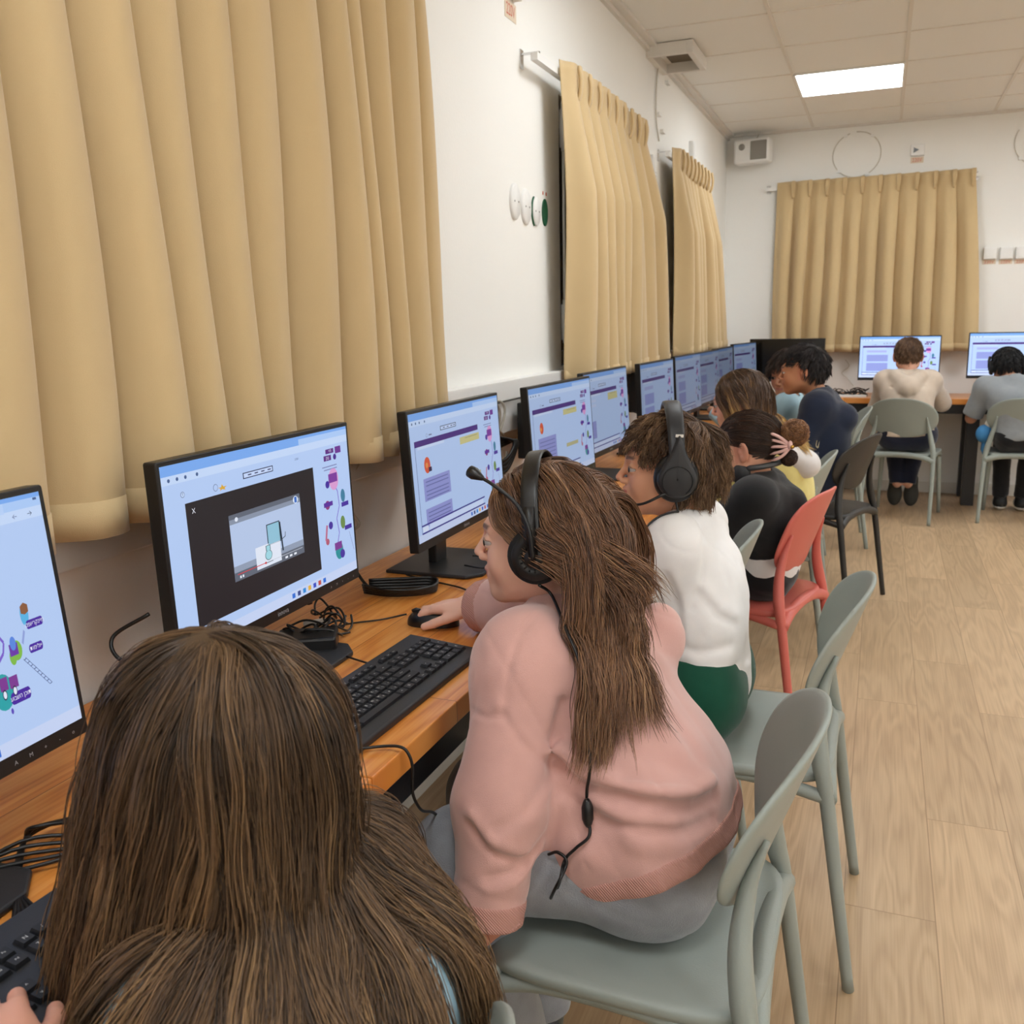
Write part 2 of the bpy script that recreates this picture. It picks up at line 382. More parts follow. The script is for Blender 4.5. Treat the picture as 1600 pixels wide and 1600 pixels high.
rail('white curtain rail above the wide nearest curtain',-.7,2.12,2.31,PL,.05)
rail('white curtain rail poking out left of the middle curtain',3.09,4.5,2.20,PL,.055)
rail('white curtain rail of the curtain next to the corner',5.15,6.5,2.20,PL,.055)
rail('white curtain rail across the back wall window',.30,1.75,2.27,PB,.03)
# white rod beside the middle window
t=thing('shutter_rod','thin white shutter rod with two sleeves beside the middle curtain','rod',(.012,3.515,1.25))
MB().tube([(0,0,.0),(0,0,.90)],.0055,10).build('rod',M_white,t)
for z in (.0,.72): MB().tube([(0,0,z),(0,0,z+.012),(0,0,z+.013),(0,0,z+.15),(0,0,z+.151),(0,0,z+.17)],[.008,.008,.014,.014,.008,.008],12).build('sleeve',M_white,t)

# ================================================================ trunking, wall fittings
t=thing('cable_trunking','white two level cable trunking running along the left wall','cable trunking',(0,2.5,1.015))
MB().box((.001,-4.5,.07),(.045,4.95,.135)).build('upper_channel',M_white,t,bevel=.003)
MB().box((.001,-4.5,-.04),(.03,4.95,.062)).build('lower_channel',M_white,t,bevel=.003)
def wall_plate(label,p,axis,rx,rz,kind,cat='socket'):
    # axis 'x': on left wall facing +x ; 'y': on back wall facing -y
    M = frame_at((0,0,0),(0,1,0),(0,0,1)) if axis=='x' else frame_at((0,0,0),(1,0,0),(0,0,1))
    t=thing('wall_socket' if kind!='hole' else 'wall_box',label,cat,p)
    if kind in('round','roundgreen','hole'):
        prof=[(0,.0),(rx,.0),(rx,.006),(rx*.92,.010),(0,.010)]
        if kind=='hole':
            MB().lathe([(0,.001),(rx,.001),(rx,.004),(rx*.9,.004),(rx*.86,.0015),(0,.0015)],0,M@Matrix.Diagonal((1,rz/rx,1,1))).build('rim',M_green,t)
        else:
            MB().lathe([(0,.010),(rx*.92,.010),(rx,.006),(rx,0)],0,M@Matrix.Diagonal((1,rz/rx,1,1))).build('cover',M_white,t)
            for s in (-.018,.018): MB().lathe([(0,.0115),(.003,.0115),(.003,.010)],0,M@Matrix.Translation((s,0,0)),8).build('screw',M_grey,t)
            if kind=='roundgreen': MB().tube([tuple(M@Vector((rx*1.05*math.cos(a),rz*1.05*math.sin(a),.002))) for a in np.linspace(2.0,4.3,12)],.004,6).build('rim',M_green,t)
    else:
        mb=MB().box((-rx,-rz,0),(rx,rz,.03),0,M); mb.build('housing',M_white,t,bevel=.004)
        if kind=='rocker': MB().add([tuple(M@Vector(q)) for q in ((-rx*.6,-rz*.5,.0305),(rx*.2,0,.033),(-rx*.6,rz*.5,.0305))],[(0,1,2)]).build('arrow',emis('bulb_white',(.75,.75,.72),.15),t)
        else: MB().box((-rx*.7,-rz*.7,.03),(rx*.7,rz*.7,.033),0,M).build('flap',M_white,t,bevel=.001)
    return t
def label220(label,p,axis,w_=.085,h_=.032,ang=0):
    M = frame_at((0,0,0),(0,1,0),(0,0,1)) if axis=='x' else frame_at((0,0,0),(1,0,0),(0,0,1))
    mb=MB().box((-w_/2,-h_/2,0),(w_/2,h_/2,.001),0,M); put_text(mb,'220V',h_*.95,M@Matrix.Translation((0,0,.0014)),1,sx=.95*w_/h_/2.5)
    o=mb.build('voltage_label',[M_paper,M_red]); o.location=p; tag(o,label,'label'); return o
wall_plate('white round socket cover, first of the row on the left wall',(0,3.02,1.735),'x',.042,.060,'round')
wall_plate('white round socket cover, second of the row on the left wall',(0,3.125,1.728),'x',.042,.060,'round')
wall_plate('white round cover with a green crescent edge, third of the row',(0,3.225,1.722),'x',.036,.050,'roundgreen')
wall_plate('open green round wall box nearest the middle curtain',(0,3.325,1.728),'x',.030,.048,'hole')
for k,y in enumerate((3.31,3.345)):
    tag(MB().box((0,-.004,-.006),(.001,.004,.006)).build('wall_mark',M_red),'small red mark above the green wall box, %s of the pair'%('left','right')[k],'mark').location=(.0005,y,1.795)
wall_plate('white switch box cut by the top edge of the photo',(0,3.02,2.40),'x',.04,.04,'sq')
label220('red 220V label on the left wall under the topmost switch box',(.0005,3.02,2.325),'x',.10,.055)
wall_plate('white wall box with a red label high between the two left curtains',(0,4.98,2.12),'x',.04,.05,'sq')
label220('small red voltage label between the two left curtains',(.0005,4.98,2.035),'x',.07,.03)
wall_plate('white wall box above the curtain next to the corner',(0,6.05,2.36),'x',.03,.05,'sq')
for k,(x,z) in enumerate([(1.858,1.738),(1.962,1.735),(2.06,1.733)]):
    wall_plate('white square socket on the back wall, %s of the three'%('leftmost','middle','rightmost')[k],(x,L,z),'y',.040,.040,'sq')
    label220('red 220V label under the %s back wall socket'%('leftmost','middle','rightmost')[k],(x,L-.0005,z-.06),'y',.085,.030)
wall_plate('white emergency light box above the back curtain',(1.343,L,2.47),'y',.045,.038,'rocker','emergency light')
label220('red 220V label under the emergency light box',(1.343,L-.0005,2.405),'y',.085,.04)
def loop(label,c,R,sq,ph,axis='y'):
    pts=[(c[0]+R*math.cos(a),L-.006,c[1]+R*sq*math.sin(a)) for a in np.linspace(ph,ph+6.0,40)]
    t=thing('cable_loop',label,'cable',(c[0],L,c[1])); iv=Vector(t.location)
    MB().tube([tuple(Vector(p)-iv) for p in pts],.0035,6).build('wire',M_wcable,t)
    for a in (.9,2.1,3.9,5.2):
        p=Vector((R*math.cos(a),-.008,R*sq*math.sin(a))); MB().box(tuple(p-Vector((.012,.006,.01))),tuple(p+Vector((.012,.006,.01)))).build('clip',M_white,t)
loop('thin white cable coiled in a ring above the back curtain',(.935,2.475),.165,.95,1.9)
loop('thin white cable ring at the right edge of the photo',(2.12,2.47),.165,.95,2.6)
pts=smooth_path([(.008,5.22,2.655),(.008,5.12,2.63),(.008,5.08,2.5),(.008,5.09,2.36),(.008,5.16,2.27)],8)
t=thing('hanging_cable','thin white cable hanging on the left wall below the ceiling box','cable',(0,5.1,2.27)); iv=Vector(t.location)
MB().tube([tuple(Vector(p)-iv) for p in pts],.004,6).build('wire',M_wcable,t)
for (y,z) in ((5.16,2.64),(5.35,2.60),(5.14,2.40),(5.24,2.33)): MB().box((0,y-5.1-.03,z-2.27-.008),(.02,y-5.1+.03,z-2.27+.008)).build('clip',M_white,t)
# ceiling box
t=thing('ceiling_duct_box','open square white duct box in the ceiling edge above the middle curtain','duct',(.125,5.07,2.62))
mb=MB()
for a,b in (((-.125,-.19,0),(-.095,.19,.075)),((.08,-.19,0),(.11,.19,.06)),((-.095,-.19,0),(.08,-.165,.06)),((-.095,.165,0),(.08,.19,.06))): mb.box(a,b)
mb.build('frame',MATS['ceiling_edge'],t,bevel=.002)
MB().box((-.095,-.165,.05),(.08,.165,.055)).build('grille',mat('duct_inside','#6b6252',.8),t)
# loudspeaker
t=thing('wall_speaker','small white loudspeaker high in the corner of the back wall','speaker',(.215,7.40,2.535),math.radians(-8))
MB().box((-.13,-.075,-.085),(.13,.06,.085)).build('cabinet',M_white,t,bevel=.015)
MB().box((-.005,-.081,-.066),(.115,-.074,.066)).build('grille',M_grey,t,bevel=.01)
MB().lathe([(0,.004),(.02,.004),(.024,0)],0,frame_at((-.07,-.075,.03),(1,0,0),(0,0,1)),16).build('tweeter',M_grey,t)
MB().box((-.02,.06,-.02),(.02,.118,.02)).build('bracket',M_white,t)
MB().tube(smooth_path([(0,.06,.05),(0,.07,.10),(.01,.09,.135)],5),.004,6).build('wire',M_wcable,t)

# ================================================================ desks
def desk(label,x0,x1,y0,y1,m,legs,rails):
    t=thing('desk',label,'desk',((x0+x1)/2,(y0+y1)/2,0)); cx,cy=t.location[0],t.location[1]
    MB().box((x0-cx,y0-cy,.712),(x1-cx,y1-cy,.75)).build('worktop',m,t,bevel=.0025)
    mb=MB()
    for a,b in rails: mb.box((a[0]-cx,a[1]-cy,.645),(b[0]-cx,b[1]-cy,.7115))
    mb.build('frame',M_steel,t,bevel=.003)
    for (lx,ly) in legs: MB().box((lx-.04-cx,ly-.04-cy,0),(lx+.04-cx,ly+.04-cy,.6445)).build('leg',M_steel,t,bevel=.003)
    return t
desk('orange pine desk on a black frame, nearest the camera',.016,.583,-.85,.968,M_table,[(.08,-.78),(.53,-.78),(.08,.90),(.515,.90)],[((.48,-.84),(.56,.96)),((.05,-.84),(.10,.96)),((.10,-.84),(.48,-.78)),((.10,.90),(.48,.96))])
desk('orange pine desk under the monitors between the two headset wearers',.016,.583,.970,3.2,M_table,[(.08,1.04),(.08,3.13),(.515,3.13)],[((.48,.98),(.56,3.19)),((.05,.98),(.10,3.19)),((.10,.98),(.48,1.04)),((.10,3.13),(.48,3.19))])
desk('orange pine desk at the far end of the left wall',.016,.583,3.202,6.98,M_table,[(.08,3.28),(.515,3.28),(.08,6.9),(.515,6.9)],[((.48,3.21),(.56,6.97)),((.05,3.21),(.10,6.97)),((.10,3.21),(.48,3.27)),((.10,6.9),(.48,6.97))])
desk('orange pine desk along the back wall in the corner',.016,1.888,7.0,L-.016,M_tableX,[(.10,7.42),(1.80,7.09),(1.80,7.44)],[((.03,7.03),(1.88,7.09)),((.03,7.43),(1.88,7.48)),((1.80,7.09),(1.88,7.43)),((.03,7.09),(.09,7.43))])
desk('orange pine desk of the person in the grey shirt at the right edge',1.890,3.75,7.0,L-.016,M_tableX,[(3.66,7.09),(3.66,7.44),(2.9,7.44)],[((1.90,7.03),(3.74,7.09)),((1.90,7.43),(3.74,7.48)),((1.90,7.09),(1.96,7.43)),((3.68,7.09),(3.74,7.43))])

# ================================================================ monitors
PW,PH=.535,.312
def rr_poly(w,h,r,n=4):
    p=[]
    for (cx,cy,a0) in ((w/2-r,h/2-r,0),(-w/2+r,h/2-r,PI/2),(-w/2+r,-h/2+r,PI),(w/2-r,-h/2+r,1.5*PI)):
        for i in range(n+1): a=a0+PI/2*i/n; p.append((cx+r*math.cos(a),cy+r*math.sin(a)))
    return p
class Scr:     # page drawn in metres on the panel; u 0..1 left-right, v 0..1 top-down
    def __init__(s,dim): s.mb=MB(); s.m=[]; s.idx={}; s.dim=dim; s.w=PW-.014; s.h=PH-.028; s.tf=None
    def mi(s,c):
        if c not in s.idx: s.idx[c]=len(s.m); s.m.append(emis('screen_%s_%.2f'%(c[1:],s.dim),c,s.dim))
        return s.idx[c]
    def P(s,u,v,k):
        if s.tf: u,v=s.tf(u,v)
        return (.0002+.00012*k,(u-.5)*s.w,(.5-v)*s.h)
    def rect(s,u0,v0,u1,v1,c,k=1,skew=0): s.mb.quad(s.P(u0,v1,k),s.P(u1,v1,k),s.P(u1,v0,k),s.P(u0,v0,k),s.mi(c))
    def disc(s,u,v,r,c,k=1,ry=None,n=18):
        ry=(ry or r); s.mb.add([s.P(u+r*math.cos(2*PI*i/n)*s.h/s.w,v+ry*math.sin(2*PI*i/n),k) for i in range(n)],[tuple(range(n-1,-1,-1))],s.mi(c))
    def poly(s,pts,c,k=1):
        # ensure facing +x
        a=sum(pts[i][0]*pts[(i+1)%len(pts)][1]-pts[(i+1)%len(pts)][0]*pts[i][1] for i in range(len(pts)))
        if a>0: pts=pts[::-1]
        s.mb.add([s.P(u,v,k) for u,v in pts],[tuple(range(len(pts)))],s.mi(c))
    def line(s,pts,wd,c,k=1):
        for (a,b) in zip(pts[:-1],pts[1:]):
            dx=(b[0]-a[0])*s.w; dy=(b[1]-a[1])*s.h; l=math.hypot(dx,dy)+1e-9; nx=-dy/l*wd/2/s.w; ny=dx/l*wd/2/s.h
            s.poly([(a[0]+nx,a[1]+ny),(b[0]+nx,b[1]+ny),(b[0]-nx,b[1]-ny),(a[0]-nx,a[1]-ny)],c,k)
    def text(s,t,u,v,size,c,k=2,align='CENTER',sx=1):
        if s.tf is not None and s.w>0 and size<.05: sx=sx*.8
        put_text(s.mb,t,size*s.h,frame_at(s.P(u,v,k),(0,1,0),(0,0,1)),s.mi(c),align,sx)
HB=lambda t:t[::-1]
def page_frame(s,bg='#b2caf2'):
    s.rect(0,0,1,1,bg,0); s.rect(0,0,1,.055,'#78a8ec',1); s.rect(.68,.018,1,.055,'#a9c8f4',2)
    s.rect(0,.055,1,.10,'#c2d6f6',1); s.rect(0,.94,1,1,'#c4d2f2',1)
    for i,c in enumerate(['#2f6fd0','#3a4a86','#2a8ad8','#e0b040','#3a50c0','#c05048','#2f6fd0']): s.rect(.56+.033*i,.955,.578+.033*i,.985,c,2)
    for u in (.03,.065,.10,.15): s.disc(u,.078,.010,'#47608e',2)
def map_icons(s,x=.855,y=.42,k=1.0):
    s.rect(x-.03,.125,x+.025,.155,'#5c2a80',2); s.rect(x-.045,.165,x+.005,.20,'#5c2a80',2); s.rect(x+.035,.12,x+.075,.165,'#6a3090',2); s.disc(x+.03,.185,.02,'#4b2a8c',2)
    s.text(HB('היי'),x,.14,.03,'#e4e4fa',3); s.text(HB('טק'),x-.02,.183,.03,'#e4e4fa',3)
    s.rect(x-.06,.235,x+.04,.242,'#7d86b8',2); s.rect(x-.05,.255,x+.04,.262,'#7d86b8',2)
    s.line([(x,.33),(x+.03,.42),(x+.035,.52),(x+.01,.6),(x+.02,.70),(x-.005,.80)],.0022,'#7a5ec8',1)
    s.disc(x+.01,.33,.060,'#d79ad0',2,.075); s.rect(x-.025,.29,x+.035,.35,'#7a3a9a',3); s.disc(x-.035,.355,.025,'#46309a',3)
    s.disc(x-.045,.49,.03,'#8a3a7a',2); s.rect(x-.07,.47,x-.01,.50,'#5a3098',3); s.disc(x+.065,.46,.028,'#3f7c9c',2,.045); s.rect(x+.05,.505,x+.10,.535,'#46309a',3)
    s.disc(x-.035,.63,.026,'#46309a',2); s.line([(x-.06,.62),(x-.075,.72)],.006,'#b86a8a',2); s.disc(x-.065,.73,.022,'#b05a72',2)
    s.disc(x+.05,.64,.03,'#6b8a4c',2,.045); s.rect(x+.06,.67,x+.11,.70,'#46309a',3)
    s.disc(x+.01,.82,.050,'#2d8f96',2,.06); s.rect(x-.02,.76,x+.03,.81,'#7c3a90',3); s.disc(x+.03,.85,.03,'#46309a',3)
    s.line([(x+.09,.72),(x+.115,.86)],.0012,'#7d86b8',1)
def page_chat(s,kind=0):
    page_frame(s)
    s.rect(.30,.145,.47,.18,'#1c2040',1); s.rect(.305,.15,.465,.175,'#c2d4f6',2)
    for u in (.33,.37,.41,.44): s.rect(u,.159,u+.018,.166,'#3a3f66',3)
    s.disc(.16,.19,.016,'#8a96bc',1); s.disc(.16,.19,.012,'#b2caf2',2); s.rect(.18,.185,.21,.195,'#6a749a',1)
    s.rect(.035,.215,.72,.262,'#46287a',1); s.rect(.06,.262,.33,.285,'#c8d8f6',1)
    if kind<3: s.rect(.50,.285,.73,.345,'#c6c088',1); s.rect(.56,.298,.71,.303,'#8f8c70',2)
    s.rect(.035,.262,.040,.94,'#7a86b4',1)
    if kind==0:
        s.disc(.14,.42,.055,'#d4583a',2,.065); s.disc(.135,.42,.022,'#e09050',3); s.rect(.15,.44,.18,.475,'#3a2a4a',4)
        s.rect(.09,.52,.36,.70,'#8f95d2',1); s.rect(.09,.76,.36,.90,'#8f95d2',1)
        for v in (.545,.575,.62,.65,.68,.79,.82,.85): s.rect(.11,v,.34,v+.008,'#626aa4',2)
        s.rect(.66,.62,.72,.66,'#b4b088',1)
    elif kind==1:
        s.disc(.15,.42,.05,'#d4583a',2,.06); s.disc(.14,.43,.02,'#e8a050',3); s.rect(.09,.52,.36,.78,'#8f95d2',1)
        for v in (.56,.60,.64,.68,.72): s.rect(.11,v,.34,v+.008,'#626aa4',2)
        s.rect(.52,.66,.72,.70,'#b4b088',1)
    elif kind==2:
        s.rect(.06,.33,.22,.36,'#c0cef0',1); s.rect(.06,.39,.22,.42,'#c0cef0',1); s.rect(.05,.6,.2,.82,'#8f95d2',1)
        s.rect(.50,.33,.73,.38,'#c6c088',1)
    else:
        s.rect(.09,.33,.34,.38,'#a5aee0',1); s.rect(.09,.44,.36,.60,'#8f9ad8',1); s.rect(.09,.64,.36,.84,'#8f9ad8',1)
    s.rect(.035,.87+.0,.74,.882,'#3a3288',2); s.rect(.035,.93,.74,.942,'#3a3288',2); s.rect(.11,.885,.72,.928,'#c9d8f6',2); s.rect(.045,.888,.10,.926,'#d8e2f8',2)
    map_icons(s)
def page_video(s):
    page_frame(s)
    s.rect(.36,.135,.52,.17,'#1c2040',1); s.rect(.364,.14,.516,.165,'#c2d4f6',2)
    for u in (.385,.42,.455,.49): s.rect(u,.149,u+.018,.156,'#3a3f66',3)
    s.disc(.225,.175,.02,'#5a6690',1); s.disc(.225,.175,.017,'#b2caf2',2); s.poly([(.255,.165),(.262,.18),(.278,.18),(.266,.188),(.27,.2),(.255,.192),(.243,.2),(.247,.188),(.236,.18),(.25,.18)],'#d8a838',2)
    s.text(HB('שמע'),.66,.135,.022,'#47608e',2); s.disc(.08,.165,.016,'#5a6690',1); s.disc(.08,.165,.013,'#c2d6f6',2); s.text('T',.08,.165,.02,'#2a3558',3)
    s.rect(.085,.215,.755,.89,'#231f22',1); s.text('X',.118,.265,.04,'#e8ecf6',2)
    s.tf=lambda u,v:(.27+(u-.232)*1.05,.35+(v-.395)*.905)
    s.rect(.232,.395,.60,.815,'#b4c6e6',2); s.rect(.232,.395,.60,.425,'#5f6674',3); s.rect(.232,.425,.60,.455,'#8792a6',3)
    s.rect(.232,.76,.60,.815,'#5f6674',3); s.rect(.232,.72,.60,.76,'#909cb2',3); s.rect(.245,.772,.59,.777,'#b0b6c4',4); s.rect(.245,.772,.385,.777,'#d03038',5); s.disc(.385,.7745,.008,'#d03038',6)
    s.poly([(.255,.787),(.255,.803),(.262,.803),(.262,.787)],'#eceff8',4); s.poly([(.267,.787),(.267,.803),(.274,.803),(.274,.787)],'#eceff8',4)
    for u in (.49,.515,.54): s.rect(u,.788,u+.014,.802,'#eceff8',4)
    s.disc(.575,.43,.026,'#e2ecfa',4); s.rect(.568,.41,.582,.45,'#3b6cc0',5); s.disc(.265,.43,.014,'#dfe6f4',4)
    # a simple drawn handset and flask
    s.rect(.405,.53,.475,.67,'#1b2a38',4); s.rect(.409,.536,.471,.664,'#8fc0d6',5); s.line([(.476,.54),(.482,.74)],.004,'#1b2a38',4); s.line([(.482,.66),(.50,.65),(.503,.62)],.0015,'#1b2a38',4)
    s.rect(.34,.655,.47,.80,'#dfe6f4',4); s.rect(.392,.665,.416,.70,'#27404c',5); s.rect(.395,.668,.413,.70,'#9fd4e0',6); s.disc(.404,.73,.034,'#27404c',5); s.disc(.404,.73,.030,'#9fd4e0',6); s.rect(.385,.775,.425,.779,'#27404c',5)
    s.tf=None; map_icons(s,.875)
def page_map(s):
    page_frame(s); s.rect(.60,.018,.90,.06,'#b4cef6',3); s.text(HB('בית המשפט'),.85,.037,.028,'#47608e',4); s.rect(.98,.02,.99,.03,'#47608e',3)
    s.text('dashboard',.66,.082,.028,'#5a6690',3); s.text('→',.965,.08,.03,'#2a3558',3); s.text('←',.925,.08,.03,'#5a6690',3)
    s.tf=lambda u,v:(.80+(u-.47)*.40,.16+(v-.165)*.83)
    s.rect(.50,.145,.60,.185,'#6a2f86',2); s.poly([(.585,.185),(.60,.185),(.60,.205)],'#6a2f86',2); s.text(HB('היי'),.56,.165,.045,'#eceefc',3); s.disc(.52,.205,.04,'#46309a',1)
    s.disc(.47,.40,.17,'#cf9fd6',1,.17); s.rect(.42,.37,.52,.44,'#6a3aa6',2); s.rect(.46,.40,.56,.425,'#8a4ab6',3); s.disc(.535,.385,.028,'#4a2a90',4); s.disc(.585,.335,.018,'#4cc0d0',3); s.disc(.56,.33,.018,'#4cc0d0',3)
    s.line([(.50,.57),(.535,.60),(.56,.64),(.545,.69),(.50,.73),(.485,.78),(.49,.83)],.005,'#7a5ec8',1)
    s.disc(.72,.545,.05,'#58b0e0',2,.055); s.poly([(.70,.50),(.725,.485),(.75,.50),(.75,.535),(.725,.545),(.70,.535)],'#8a5a3c',3)
    def pill(u,v,w_,tx,h_=.022): s.rect(u-w_,v-h_,u+w_,v+h_,'#4a2a9c',3); s.disc(u-w_,v,h_,'#4a2a9c',3); s.disc(u+w_,v,h_,'#4a2a9c',3); s.text(tx,u,v,.026,'#e6e8fa',4)
    pill(.775,.60,.045,HB('מיינקראפט')); pill(.755,.72,.035,HB('אלימות')); 
    s.disc(.63,.70,.065,'#7fb84a',1,.05); s.disc(.60,.725,.04,'#7fb84a',1); s.rect(.585,.66,.64,.72,'#6a3aa6',2); s.disc(.613,.66,.035,'#5a86dc',3)
    for i in range(9):
        a=(.665+.017*i,.76+.021*i); s.line([a,(a[0]+.014,a[1]-.004)],.0012,'#3f4a80',2)
    s.line([(.66,.755),(.80,.93)],.001,'#3f4a80',2); s.line([(.675,.75),(.815,.925)],.001,'#3f4a80',2); s.line([(.70,.62),(.675,.68)],.006,'#8fa0d8',1)
    s.disc(.50,.87,.12,'#2aa0a6',1,.09); s.rect(.485,.80,.535,.865,'#7c3a90',2); s.rect(.545,.81,.60,.87,'#7c3a90',2); s.disc(.505,.885,.026,'#23183c',3); s.disc(.505,.885,.019,'#dfe6f6',4); s.disc(.57,.885,.026,'#23183c',3); s.disc(.57,.885,.019,'#dfe6f6',4)
    pill(.60,.92,.05,HB('תוכן השבוע'),.03); s.disc(.53,.975,.015,'#5c4ab8',2)
def monitor(label,x,y,yaw,zc,tilt,page,dim,rot=0,brand=True):
    t=thing('monitor',label,'monitor',(x,y,.75),math.radians(yaw)+rot,'black flat monitors on the desks')
    R=Matrix.Translation((0,0,zc-.75))@Matrix.Rotation(-math.radians(tilt),4,'Y')
    F=R@frame_at((-.022,0,0),(0,1,0),(0,0,1))
    pn=MB().prism(rr_poly(PW,PH,.004),.022,0,F).build('housing',M_black,t,bevel=.0015)
    # bulge at the back
    MB().prism(rr_poly(PW*.62,PH*.55,.02),.018,0,R@frame_at((-.038,0,-.02),(0,1,0),(0,0,1))).build('back_cover',M_black,t,bevel=.006)
    # bezel strip below the screen
    if brand:
        mb=MB(); put_text(mb,'innova',.0125,R@frame_at((.0006,0,-PH/2+.0105),(0,1,0),(0,0,1)),0)
        for i,ch in enumerate(('A','M','+','-','o')): put_text(mb,ch,.007,R@frame_at((.0006,.16+.021*i,-PH/2+.0095),(0,1,0),(0,0,1)),0)
        mb.build('brand_lettering',mat('silver_print','#b8b8bc',.4),t)
    if page is None:
        s=MB().quad((.0004,-PW/2+.006,-PH/2+.02),(.0004,PW/2-.006,-PH/2+.02),(.0004,PW/2-.006,PH/2-.006),(.0004,-PW/2+.006,PH/2-.006)); o=s.build('screen',mat('dark_glass','#050506',.15),t,M=R)
    else:
        s=Scr(dim); page(s); o=s.mb.build('screen',s.m,t,M=R@Matrix.Translation((0.0001,0,.0065)))
    o.parent=t
    ns=Matrix.Rotation(math.radians(8),4,'Y')
    MB().box((-.085,-.032,.004),(-.063,.032,zc-.75+.03),0,Matrix.Translation((.0,0,0))).build('stand_neck',M_black,t,bevel=.003)
    MB().prism([(-.135,-.125),(.075,-.125),(.105,-.09),(.105,.09),(.075,.125),(-.135,.125)],.009,0,Matrix.Translation((-.02,0,.0005))).build('stand_base',M_dark,t,bevel=.003)
    return t
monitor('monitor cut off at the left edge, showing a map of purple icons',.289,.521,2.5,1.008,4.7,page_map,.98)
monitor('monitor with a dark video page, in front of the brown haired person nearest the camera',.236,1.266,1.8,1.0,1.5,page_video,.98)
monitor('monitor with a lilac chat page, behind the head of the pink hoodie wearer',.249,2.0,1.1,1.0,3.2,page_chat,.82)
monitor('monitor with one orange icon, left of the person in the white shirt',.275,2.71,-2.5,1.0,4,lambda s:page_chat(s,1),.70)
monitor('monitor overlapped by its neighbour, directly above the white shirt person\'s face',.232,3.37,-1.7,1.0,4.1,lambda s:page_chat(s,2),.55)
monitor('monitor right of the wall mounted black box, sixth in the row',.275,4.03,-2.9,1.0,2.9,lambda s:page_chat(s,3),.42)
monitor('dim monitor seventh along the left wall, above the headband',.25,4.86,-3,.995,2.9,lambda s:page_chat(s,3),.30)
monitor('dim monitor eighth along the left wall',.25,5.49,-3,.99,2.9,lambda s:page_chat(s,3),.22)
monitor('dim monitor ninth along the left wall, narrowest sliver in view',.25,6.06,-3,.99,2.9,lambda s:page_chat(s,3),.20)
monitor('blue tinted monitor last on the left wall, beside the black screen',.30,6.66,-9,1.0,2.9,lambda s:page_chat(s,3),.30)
monitor('switched off black monitor in the far corner',.535,7.1,0,1.015,2,None,0,-PI/2,False)
monitor('bright monitor on the back desk, in front of the beige hoodie person',1.30,7.12,0,1.025,2,lambda s:page_chat(s,3),1.25,-PI/2,False)
monitor('bright monitor on the back desk, cut by the right edge of the photo',2.005,7.12,0,1.04,2,lambda s:page_chat(s,3),1.25,-PI/2,False)
# mini computers on the wall
def minipc(label,y,z):
    o=MB().box((-.02,-.09,-.095),(.02,.09,.095)).build('mini_computer',M_black,bevel=.004); o.location=(.068,y,z); tag(o,label,'computer'); return o
minipc('slim black mini computer behind the left edge of the one orange icon monitor',2.975,.975)
minipc('slim black mini computer between the fifth and sixth monitors',4.47,.985)

